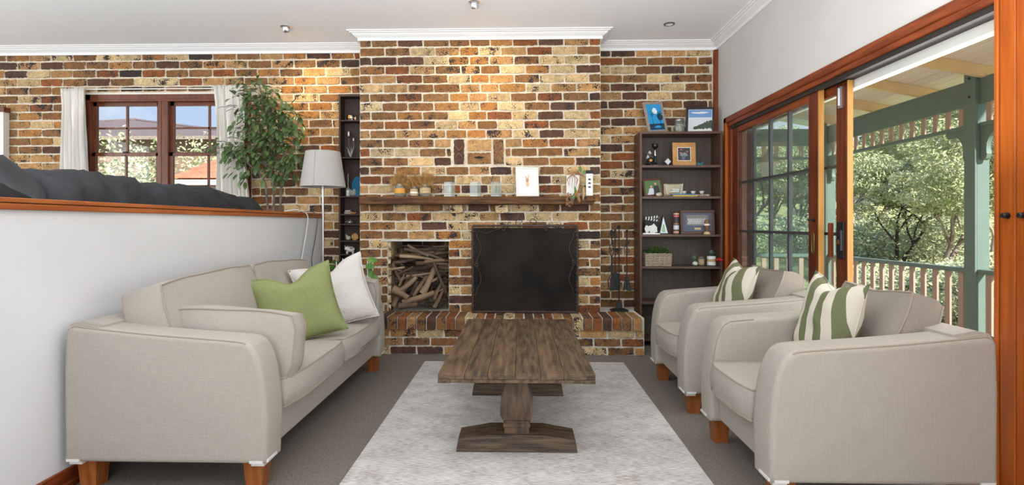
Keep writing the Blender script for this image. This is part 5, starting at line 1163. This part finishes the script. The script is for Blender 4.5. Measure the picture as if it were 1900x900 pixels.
for (x, z, a, b) in ((-.13, .80, 200, 10), (-.16, .74, 240, 30), (-.10, .83, 150, -10), (.02, .84, 270, -20), (.04, .87, 80, 0), (.12, .82, 330, 10), (.15, .78, 300, 40), (.17, .74, 340, 50), (.13, .86, 20, 0), (-.18, .70, 250, 60), (.16, .70, 300, 60), (-.02, .82, 210, 20)):
    ob('leaf', lm3, None, ws, (x, -.09, z), (R(50), R(b), R(a)))

# ------------------------------------------------------------ floor lamp, cords
fl = thing('floor_lamp', 'floor lamp with a tapered off-white shade behind the sofa end', 'floor lamp', (-1.775, 4.80, 0))
ob('base', G().lathe([(.13, 0), (.13, .015), (.02, .025), (.012, .04)], n=28), 'steel', fl); ob('pole', G().tube([(0, 0, .02), (0, 0, 1.55)], .0095, 12), 'steel', fl)
sh = ob('lamp_shade', G().lathe([(.197, 1.49), (.15, 1.805), (.147, 1.805), (.194, 1.493)], n=48, cap=False), 'shade', fl, smooth=40)
ob('seam', G().tube([(-.012, -.1985, 1.492), (-.012, -.1515, 1.803)], .0012, 4), 'pipe', sh)
for i in range(3): ob('shade_spider', G().tube([(0, 0, 1.55), (.19*math.cos(i*2.1), .19*math.sin(i*2.1), 1.53)], .002, 5), 'steel', fl)
ob('bulb', G().sph((0, 0, 1.62), (.06, .06, .09), 3), 'offwhite', fl)
t = ob('electric_cord', G().tube(bez([(-2.12, 4.78, 1.27), (-2.03, 4.86, 1.285), (-1.97, 4.93, 1.24), (-1.972, 4.92, 1.1), (-1.975, 4.80, .8), (-1.975, 4.72, .55)]), .005, 6), 'cordw'); tag(t, 'white electric cord draped over the half wall cap', 'cord')
t = ob('electric_cord', G().tube(bez([(-2.12, 5.12, 1.268), (-2.02, 5.16, 1.275), (-1.978, 5.2, 1.22), (-1.982, 5.16, 1.02), (-1.98, 5.06, .8), (-1.975, 5.16, .6), (-1.97, 5.2, .5)]), .0035, 6), 'cordb'); tag(t, 'thin dark cord hanging beside the floor lamp', 'cord')

# ------------------------------------------------------------ charcoal couch behind the half wall
cs = thing('charcoal_couch', 'charcoal couch whose puffy back rises above the half wall', 'couch', (-2.55, 3.4, .42))
ob('base', G().bx(-.75, .22, -2.3, 1.2, .06, .45, .04, 2), 'couch', cs)
ob('back_frame', G().bx(.08, .36, -2.3, 1.2, .1, .80, .05, 3), 'couch', cs)
def puff(parent, x, y0_, y1_, zt_, seed, name='back_cushion', dx=.2, h=.45):
    g = G(); n, m = 26, 16
    for_ = []
    for i in range(n+1):
        f = i/n; y = y0_+(y1_-y0_)*f; e_ = (1-abs(2*f-1)**5)**.5; row = []
        for j in range(m):
            a = 2*PI*j/m; cx_, sz_ = math.cos(a), math.sin(a)
            rx = dx*(abs(cx_)**.8)*math.copysign(1, cx_); rz = h/2*(abs(sz_)**.7)*math.copysign(1, sz_)
            w2 = wob((y, a*.6, 0), 7, .05, seed)+wob((y*2.2, a, 2), 9, .02, seed)
            row.append(g.b.verts.new((x+rx*(.75+.25*e_)*(1+w2*2), y, zt_-h/2+rz*(.82+.18*e_)+w2*.7*max(sz_, 0)-(.05*(1-e_)))))
        for_.append(row)
    for A, B in zip(for_, for_[1:]):
        for j in range(m): g.b.faces.new((A[j], A[(j+1) % m], B[(j+1) % m], B[j]))
    g.b.faces.new(for_[0][::-1]); g.b.faces.new(for_[-1])
    return ob(name, g, 'couch', parent, smooth=80)
for y0_, y1_, zt2, sd_ in ((-1.75, -.93, 1.04, 1), (-.94, -.19, 1.02, 2), (-.20, .86, 1.01, 3), (.85, 1.17, .965, 4)):
    puff(cs, .18, y0_, y1_, zt2, sd_)
puff(cs, .0, -1.4, -.92, 1.06, 5, 'head_cushion', .16, .3)

# ------------------------------------------------------------ artificial ficus
fc = thing('potted_ficus', 'tall leafy ficus behind the end of the half wall', 'potted tree', (-2.36, 5.02, .42))
fc.location = (-2.34, 5.03, .42)
ob('pot', G().lathe([(.13, 0), (.17, .26), (.175, .28), (.16, .28), (.155, .25)], n=24), 'p_brown', fc)
ob('soil', G().lathe([(.155, .24), (.001, .245)], n=20, cap=False), 'soot_and_shade', fc)
P0 = Vector(fc.location)
def fpt(px, py, Yp): return at(px, py, Yp)-P0
stems = [[(508, 388), (505, 300), (497, 240), (482, 160)], [(497, 386), (490, 335), (470, 312), (440, 286)], [(520, 385), (524, 330), (540, 300), (552, 290)]]
tips = []
for i, st in enumerate(stems):
    base = Vector((.02*(i-1), .02*i, .24)); pts = bez([base]+[fpt(px, py, 5.03+.02*i) for px, py in st], 8)
    ob('trunk', G().tube(pts, [.013*(1-.6*k/len(pts)) for k in range(len(pts))], 7), 'bark', fc)
q = random.Random(12)
# clusters: px, py, rx, ry (pixels), n leaves
clus = [(475, 170, 30, 24, 90), (500, 182, 28, 20, 70), (470, 205, 38, 26, 120), (515, 208, 34, 22, 90), (490, 235, 42, 26, 150), (530, 232, 30, 24, 90), (462, 235, 26, 20, 50), (440, 282, 32, 16, 90), (425, 272, 22, 12, 40), (470, 290, 34, 22, 110), (535, 285, 26, 24, 90), (520, 310, 28, 22, 80), (480, 270, 40, 18, 90), (548, 300, 16, 26, 50), (458, 322, 20, 16, 40), (500, 262, 34, 18, 80), (550, 248, 12, 14, 25), (533, 205, 24, 10, 30), (505, 330, 12, 20, 20), (545, 225, 16, 12, 25)]
cl = []
br = G()
for (px, py, rx, ry, n) in clus:
    c = fpt(px, py, 5.02); hub = fpt(500, min(max(py+25, 200), 320), 5.04)
    for k in range(4):
        e_ = c+Vector((q.uniform(-1, 1)*rx*.0052, q.uniform(-.08, .05), q.uniform(-1, 1)*ry*.0052)); mid = (hub+e_)/2+Vector((0, 0, .03)); br.tube([hub, mid, e_], [.004, .003, .0012], 4)
    for k in range(n):
        a, r = q.uniform(0, 2*PI), q.random()**.5
        cl.append((c+Vector((math.cos(a)*r*rx*.0052, q.uniform(-.19, .13), math.sin(a)*r*ry*.0052)), c))
ob('branches', br, 'bark', fc, kind='stuff')
q.shuffle(cl)
cl.sort(key=lambda v: v[0].y)
cl = cl[::1][:int(len(cl)*1)]; cl = [c_ for i_, c_ in enumerate(cl) if i_ % 10 not in (2, 5, 8)]
lmf = leaf_mesh(.078, .034, .25, .22).mesh('l', 60); lmf.materials.append(M['leaf'])
def f_f(i):
    p, c = cl[i]; p = p.copy(); ymax = 5.30-P0.y
    p.y = min(p.y, ymax); p.x = p.x
    d = (p-c)*4+Vector((q.uniform(-.6, .6), q.uniform(-.9, .1), q.uniform(-.9, .15))); return p, d, q.uniform(.75, 1.2)
scatter_leaves(fc, len(cl), f_f, lmf, big=280)

# ------------------------------------------------------------ verandah
VX = 4.2; VE = 7.55; DZ = -.22
vd = thing('verandah_deck', 'timber boarded verandah deck outside the sliding doors', 'deck', (2.2, 0, DZ))
for i in range(22): ob('board', G().bx(-.05+i*.1, -.05+i*.1+.094, -3, VE+.1, -.03, 0, .002), 'deck', vd)
ob('bearer', G().bx(-.05, 2.15, -3, VE+.05, -.2, -.031), 'dark', vd)
def roofz(x): return 2.985-.19*(x-2.1)
vr = thing('verandah_roof', 'verandah ceiling of pale lining boards on cream rafters', 'verandah roof')
nb = 24
for i in range(nb):
    x0 = 2.0+i*.102; x1 = x0+.0985
    ob('lining_board', G().prism([(x0, roofz(x0)), (x1, roofz(x1)), (x1, roofz(x1)+.015), (x0, roofz(x0)+.015)], -3, VE+.45, 'y'), 'lining', vr, smooth=0)
ob('roof_sheet', G().prism([(1.9, roofz(1.9)+.03), (4.5, roofz(4.5)+.03), (4.5, roofz(4.5)+.06), (1.9, roofz(1.9)+.06)], -3, VE+.5, 'y'), 'steel', vr, smooth=0)
y = 7.45
ry = []
while y > -2.5: ry.append(y); y -= .80
ry = [7.3, 6.5, 5.75, 5.0-.02+.0, 4.15, 3.35, 2.55, 1.7, .9, 0, -.9]
for y in ry: ob('rafter', G().prism([(2.0, roofz(2.0)-.105), (4.45, roofz(4.45)-.105), (4.45, roofz(4.45)-.002), (2.0, roofz(2.0)-.002)], y-.022, y+.022, 'y'), 'rafter', vr, smooth=0)
vb = thing('verandah_beam', 'deep dark green beam carrying the outer edge of the verandah roof', 'beam')
ob('beam', G().bx(VX-.02, VX+.03, -3, VE, 2.255, 2.49, .003), 'post', vb); 
ve = thing('verandah_end_beam', 'green beam across the far end of the verandah', 'beam')
ob('beam', G().bx(2.1, VX+.03, VE, VE+.05, 2.235, 2.47, .003), 'post', ve)
posts = [(VX+.01, 5.085, 'green square verandah post with curved brackets in the door opening'), (VX+.01, VE-.06, 'green verandah post at the far corner seen through the glass'), (VX+.01, 2.2, 'green verandah post beside the right casing')]
pz = at(1790, 127, 5.0).z
for x, y, lab in posts[:2]:
    t = thing('verandah_post', lab, 'post', (x, y, DZ))
    ob('shaft', G().bx(-.045, .07, -.058, .058, 0, 2.25-DZ if y > 6 else 2.57-DZ, .004), 'post', t)
    ob('face_board', G().bx(-.066, -.045, -.062, .062, 0, 2.56-DZ, .003), 'post', t)
    for z in (2.33, 2.5): ob('bolt', G().lathe([(.012, 0), (.01, .006)], (-.066, .0, z-DZ), 8, mtx=Matrix.Rotation(-PI/2, 4, 'Y')), 'dark', t)
    for s in (-1, 1):
        if y > 6 and s == 1: continue
        pr = [(s*.06, 2.05-DZ), (s*.33, 2.05-DZ), (s*.34, 2.02-DZ), (s*.31, 1.985-DZ), (s*.27, 1.98-DZ), (s*.25, 1.995-DZ), (s*.21, 1.99-DZ), (s*.16, 1.95-DZ), (s*.13, 1.89-DZ), (s*.125, 1.83-DZ), (s*.135, 1.79-DZ), (s*.12, 1.75-DZ), (s*.09, 1.735-DZ), (s*.06, 1.76-DZ)]
        ob('curved_bracket', G().prism(pr, -.02, .025, 'x', .003, 1), 'post', t)
def run(axis, c, a, b, nm_lab, skip=()):
    """railing + valance between a and b along an axis"""
    def bx(g, p0, p1, q0, q1, z0_, z1_, bev=.002): return g.bx(q0, q1, p0, p1, z0_, z1_, bev) if axis == 'y' else g.bx(p0, p1, q0, q1, z0_, z1_, bev)
    rl_ = thing('verandah_railing', nm_lab+' railing', 'railing')
    rl_['label'] = 'green-capped balustrade with pinkish slats, '+nm_lab
    ob('top_rail', bx(G(), a, b, c-.035, c+.04, .70, .742), 'post', rl_); ob('bottom_rail', bx(G(), a, b, c-.015, c+.025, DZ+.08, DZ+.12), 'post', rl_)
    n = max(1, round((b-a)/.164))
    for i in range(n):
        p = a+(b-a)*(i+.5)/n; ob('baluster', bx(G(), p-.031, p+.031, c-.010, c+.012, DZ+.12, .702), 'baluster', rl_)
    vl = thing('verandah_valance', nm_lab, 'valance'); vl['label'] = 'slatted valance under the beam, '+nm_lab
    ob('valance_rail', bx(G(), a, b, c-.02, c+.025, 2.045, 2.082), 'post', vl)
    for i in range(n):
        p = a+(b-a)*(i+.5)/n; ob('slat', bx(G(), p-.027, p+.027, c-.008, c+.010, 2.08, 2.26), 'baluster', vl)
run('y', VX, 5.16, VE-.12, 'between the near and far posts')
run('y', VX, 2.5, 5.02, 'just before the near post')
run('x', VE+.02, 2.1, VX-.06, 'closing the far end of the verandah')
# house wall beyond the doors, seen obliquely through the glass
struct('wall_outside', G().bx(XR+.16, XR+.22, 5.12, VE+.1, DZ, 2.95), 'lining')
# outdoor chair, hanging lantern
oc = thing('outdoor_chair', 'brown timber outdoor chair just outside the door opening', 'chair', (2.95, 3.15, DZ), (0, 0, R(0)))
ob('backrest_rail', G().bx(-.17, .45, -.02, .03, .665, .735, .004), 'benchw', oc); ob('armrest', G().box((-.2, -.0, .70), (.07, .5, .03), None, .004), 'benchw', oc); ob('armrest', G().box((.45, .0, .70), (.07, .5, .03), None, .004), 'benchw', oc)
for x in (-.2, .45):
    for y in (-.22, .22): ob('leg', G().bx(x-.025, x+.025, y-.025, y+.025, 0, .69, .002), 'benchw', oc)
ob('seat', G().bx(-.2, .45, -.22, .22, .36, .39, .003), 'benchw', oc)
for i in range(5): ob('back_slat', G().bx(-.1+i*.11, -.06+i*.11, -.005, .012, .39, .67), 'benchw', oc)
p = at(1426, 300, 5.6)
ln = thing('hanging_lantern', 'peaked lantern hanging under the verandah roof behind the glass door', 'lantern', (p.x, p.y, p.z-.16))
ob('hood', G().lathe([(.14, .15), (.135, .16), (.08, .19), (.03, .25), (.012, .29)], n=6), 'pewter', ln); ob('lantern_glass', G().lathe([(.07, .0), (.085, .15)], n=6), 'offwhite', ln); ob('base', G().lathe([(.09, -.015), (.09, .0)], n=6), 'pewter', ln)
ob('chain', G().tube([(0, 0, .28), (0, 0, roofz(p.x)-.1-(p.z-.16))], .004, 5), 'iron', ln)

# ------------------------------------------------------------ garden, trees, neighbours
def ground():
    g = G(); n = 40; V = []
    for j in range(n+1):
        row = []
        for i in range(n+1):
            x = -40+110*i/n; y = -18+100*j/n; d = math.hypot(x, y)
            z = -1.3+.055*max(0, d-10)+(.0 if d < 34 else (d-34)*.10)+wob((x, y, 0), .12, .8)*min(1, max(0, d-10)/15)
            if x < 2.2: z = min(z, -.4)
            row.append(g.b.verts.new((x, y, z)))
        V.append(row)
    for j in range(n):
        for i in range(n): g.b.faces.new((V[j][i], V[j][i+1], V[j+1][i+1], V[j+1][i]))
    return g
struct('ground', ground(), 'grass', smooth=80)
def gz(x, y):
    d = math.hypot(x, y); return -1.3+.055*max(0, d-10)+(.0 if d < 34 else (d-34)*.10) if x > 2.2 else -.4
def gum(px, dist, H_, spread, lab, seed, fol='gleaf', bark='gum', lsz=.13, ncl=46, nl=150, lean=0):
    u = (px-PX0)/FF; dx, dy = u*CC-SS, CC+u*SS; x, y = dx*dist, dy*dist; z = gz(x, y)-.1
    q_ = random.Random(seed); t = thing('gum_tree', lab, 'tree', (x, y, z)); tips_ = []
    g = G()
    def br_(p, d, L_, r, lv):
        pts = [p]; rs = [r]; d = d.normalized(); n = 5
        for i in range(n):
            d = (d+Vector((q_.uniform(-1, 1), q_.uniform(-1, 1), q_.uniform(-.3, .5)))*.2).normalized(); pts.append(pts[-1]+d*L_/n); rs.append(r*(1-.45*(i+1)/n))
        g.tube(pts, rs, 6 if lv < 2 else 4, cap=False)
        if lv >= 1: tips_.append(pts[-1]); tips_.append(pts[3])
        if lv < 3:
            for k in range(3 if lv < 2 else 2):
                a = q_.uniform(0, 2*PI); nd = (d+Vector((math.cos(a), math.sin(a), q_.uniform(-.1, .35)))*q_.uniform(.5, .95)*spread).normalized(); br_(pts[q_.choice([3, 4, 5])], nd, L_*q_.uniform(.6, .8), rs[-1]*.8, lv+1)
    ns_ = 2
    for s in range(ns_): br_(Vector((0, 0, 0)), Vector((lean+q_.uniform(-.3, .3), q_.uniform(-.2, .2), 1)), H_*.42, .10*H_/6, 0)
    ob('trunk', g, bark, t, smooth=60)
    verts = []; faces = []
    q_.shuffle(tips_)
    for c in tips_[:ncl]:
        R1 = q_.uniform(.07, .135)*H_; R2 = R1*q_.uniform(.45, .75)
        for k in range(nl):
            a = q_.uniform(0, 2*PI); b = math.acos(q_.uniform(-.5, 1)); rr2 = q_.uniform(.65, 1.05)
            pp = c+Vector((math.sin(b)*math.cos(a)*R1*rr2, math.sin(b)*math.sin(a)*R1*rr2, math.cos(b)*R2*rr2))
            d1 = Vector((q_.gauss(0, 1), q_.gauss(0, 1), q_.gauss(0, .8)-.3)).normalized(); d2 = d1.orthogonal().normalized(); d2.rotate(Matrix.Rotation(q_.uniform(0, 6), 3, d1))
            L2 = lsz*q_.uniform(.7, 1.3); W2 = L2*.34; i0 = len(verts)
            verts += [pp-d1*L2/2, pp+d2*W2/2, pp+d1*L2/2, pp-d2*W2/2]; faces.append((i0, i0+1, i0+2, i0+3))
    me = bpy.data.meshes.new('foliage'); me.from_pydata([tuple(v) for v in verts], [], faces); ob('foliage', me, fol, t, kind='stuff')
    return t
TR = [(1668, 19, 4.6, 1.3, 'forked dark-trunked gum tree in the middle of the door view', 'gleaf', 'dbark'),
      (1600, 23, 6.2, 1.1, 'pale gum tree left of the forked tree in the door view', 'gleaf', 'gum'),
      (1745, 17, 5.2, 1.1, 'yellow-green gum just left of the verandah post', 'gleaf2', 'gum'),
      (1850, 14, 5.2, 1.0, 'gum seen between verandah post and right casing', 'gleaf', 'gum'),
      (1700, 30, 8.6, 1.0, 'tallest gum behind the forked tree', 'gleaf2', 'gum'),
      (1560, 30, 8.0, 1.0, 'gum behind the stile of the second sliding door', 'gleaf', 'gum'),
      (1640, 34, 7.5, 1.1, 'distant gum between the two taller trees', 'gleaf3', 'gum'),
      (1800, 26, 8.5, 1.0, 'tall gum rising behind the verandah post', 'gleaf', 'gum'),
      (1480, 26, 6.0, 1.0, 'bushy gum seen through the right column of door panes', 'gleaf', 'gum'),
      (1430, 30, 7.0, 1.0, 'bushy gum seen through the middle door panes', 'gleaf2', 'gum'),
      (1380, 28, 6.5, 1.0, 'bushy gum seen through the left door panes', 'gleaf', 'gum'),
      (1900, 22, 8.0, 1.0, 'gum hidden mostly behind the right casing', 'gleaf3', 'gum'),
      (1760, 40, 10, 1.0, 'far dark gum between post and tallest gum', 'gleaf3', 'dbark')]
for i, (px, d, H_, sp, lab, fo, ba) in enumerate(TR): gum(px, d, H_, sp, lab, 50+i, fo, ba, lsz=.07+.0036*d, ncl=64, nl=230)
def bush(name, lab, x, y, z, rx, rz, n, m, lsz, seed, cat='shrub'):
    q_ = random.Random(seed); t = thing(name, lab, cat, (x, y, z)); verts = []; faces = []; g = G()
    for k in range(9): a = k*.7; g.tube([(0, 0, 0), (math.cos(a)*rx*.3, math.sin(a)*rx*.3, rz*.6), (math.cos(a)*rx*.7, math.sin(a)*rx*.7, rz*1.3)], [.04, .025, .01], 5)
    ob('stems', g, 'bark', t)
    for k in range(n):
        v = Vector((q_.gauss(0, 1), q_.gauss(0, 1), q_.gauss(0, 1))).normalized()*q_.uniform(.6, 1.05); pp = Vector((v.x*rx, v.y*rx, rz+v.z*rz))*(1+.15*noise.noise(v*3))
        d1 = Vector((q_.gauss(0, 1), q_.gauss(0, 1), q_.gauss(0, 1))).normalized(); d2 = d1.orthogonal(); L2 = lsz*q_.uniform(.7, 1.3); i0 = len(verts)
        verts += [pp-d1*L2/2, pp+d2*L2*.2, pp+d1*L2/2, pp-d2*L2*.2]; faces.append((i0, i0+1, i0+2, i0+3))
    me = bpy.data.meshes.new('foliage'); me.from_pydata([tuple(v) for v in verts], [], faces); ob('foliage', me, m, t, kind='stuff')
for i, (px, d, rx, rz, lab, m) in enumerate(((1700, 14.5, 2.0, .55, 'low fern-green shrub just beyond the railing', 'gleaf'), (1770, 13, 1.6, .6, 'low shrub left of the verandah post behind the slats', 'gleaf2'), (1850, 11.5, 1.4, .8, 'low shrub right of the verandah post', 'gleaf'), (1600, 25, 3.5, .9, 'wide pale shrub at the foot of the pale gum', 'gleaf2'), (1500, 24, 3.5, 1.0, 'shrub behind the lower door panes', 'gleaf'), (1650, 21.5, 2.2, 1.0, 'round shrub left of the forked trunk', 'gleaf'), (1730, 21, 2.4, 1.2, 'round shrub right of the forked trunk', 'gleaf3'), (1800, 18, 1.8, 1.1, 'shrub behind the verandah post foot', 'gleaf2'), (1580, 20, 1.6, .9, 'shrub just right of the second sliding door stile', 'gleaf'))):
    u = (px-PX0)/FF; x, y = (u*CC-SS)*d, (CC+u*SS)*d; bush('garden_shrub', lab, x, y, gz(x, y)-.15, rx, rz, 5200, m, .12, 80+i)
# bushland ridge closing the view
hg = G(); n = 60; V = []
for i in range(n+1):
    px = 1250+800*i/n; u = (px-PX0)/FF; row = []
    for j, (d, z) in enumerate(((44, .2), (46, 2.6), (50, 4.6), (56, 6.0), (70, 6.2))):
        x, y = (u*CC-SS)*d, (CC+u*SS)*d; row.append(hg.b.verts.new((x, y, z+(wob((x, y, j), .25, 2.2)+wob((x, y, j), .8, .8) if j else 0))))
    V.append(row)
for i in range(n):
    for j in range(4): hg.b.faces.new((V[i][j], V[i+1][j], V[i+1][j+1], V[i][j+1]))
struct('bush_ridge', hg, 'hill', smooth=60)

# neighbouring houses through the left window
def hip(name, lab, c, w, d, ze, zr, wallm, roofm, ov=.4, rl_=.3, base=-.4):
    t = thing(name, lab, 'house', (c[0], c[1], base)); x, y = w/2, d/2
    ob('walls', G().bx(-x, x, -y, y, 0, ze-base), wallm, t)
    g = G(); e_ = [(-x-ov, -y-ov), (x+ov, -y-ov), (x+ov, y+ov), (-x-ov, y+ov)]; A = [g.b.verts.new((a, b, ze-base)) for a, b in e_]; r1 = g.b.verts.new((-w*rl_/2, 0, zr-base)); r2 = g.b.verts.new((w*rl_/2, 0, zr-base))
    for f in ((A[0], A[1], r2, r1), (A[1], A[2], r2), (A[2], A[3], r1, r2), (A[3], A[0], r1)): g.b.faces.new(f)
    g.b.faces.new(A[::-1]); ob('roof', g, roofm, t, smooth=0)
    ob('gutter', G().bx(-x-ov-.05, x+ov+.05, -y-ov-.07, -y-ov, ze-base-.06, ze-base+.05), 'fr_grey', t)
    ob('ridge_cap', G().tube([(-w*rl_/2, 0, zr-base), (w*rl_/2, 0, zr-base)], .09, 6).tube([(-x-ov, -y-ov, ze-base), (-w*rl_/2, 0, zr-base)], .07, 6).tube([(x+ov, -y-ov, ze-base), (w*rl_/2, 0, zr-base)], .07, 6), 'nroof', t)
    return t
h1 = hip('neighbour_house', 'brown tiled brick house seen through the window beside the curtains', (-16.1, 22, 0), 16, 10, 3.85, 5.45, 'nbrick', 'nroof', rl_=.02)
ob('roof_vent', G().lathe([(.12, 0), (.12, .5), (.16, .55)], (-1.5, -2.2, 5.2), 10), 'paper', h1)
for x in (-1.2, 1.8): f = ob('window', G().bx(x-.7, x+.7, -5.05, -4.99, 2.4, 3.7), 'dark', h1)
# terracotta roof close by
tr = thing('terracotta_roof_house', 'low house with curved terracotta roof tiles, seen in the lower right sash', 'house', (-3.95, 11.2, -.4))
ob('walls', G().bx(-2.4, 2.4, -.9, 3.5, 0, 2.35), 'offwhite', tr)
for i in range(5):
    for j in range(24):
        y = -1.2+i*.36; z = 2.42+i*.12; x = -2.6+j*.22
        if i == 0 and j == 0:
            g = G(); nn = 6
            pr = [(.11*math.cos(PI*k/nn), .045*math.sin(PI*k/nn)) for k in range(nn+1)]; A = [g.b.verts.new((a, 0, b)) for a, b in pr]; B = [g.b.verts.new((a*.93, .42, b+.12)) for a, b in pr]
            for k in range(nn): g.b.faces.new((A[k], A[k+1], B[k+1], B[k]))
            g.b.faces.new(A[::-1]); tile = g.mesh('roof_tile', 40); tile.materials.append(M['terra'])
        ob('roof_tile', tile, None, tr, (x, y, z))
ob('roof_deck', G().prism([(-1.2, 2.38), (.65, 2.98), (3.5, 2.4), (-1.2, 2.36)], -2.6, 2.6, 'x'), 'terra', tr, smooth=0)
ob('gutter', G().bx(-2.7, 2.7, -1.32, -1.2, 2.28, 2.38), 'paper', tr)
for i, (x, y, rx, rz, lab, m) in enumerate(((-8.75, 11.5, .9, 1.72, 'pale green shrub at the lower left of the sash window', 'gleaf'), (-9.75, 14, .75, 1.8, 'feathery light shrub in the middle of the left sash', 'gleaf3'), (-8.9, 14.8, .75, 1.95, 'feathery tree before the brown roofs in the right sash', 'gleaf2'))):
    bush('neighbour_shrub', lab, x, y, -.4, rx, rz, 2600, m, .10, 90+i)
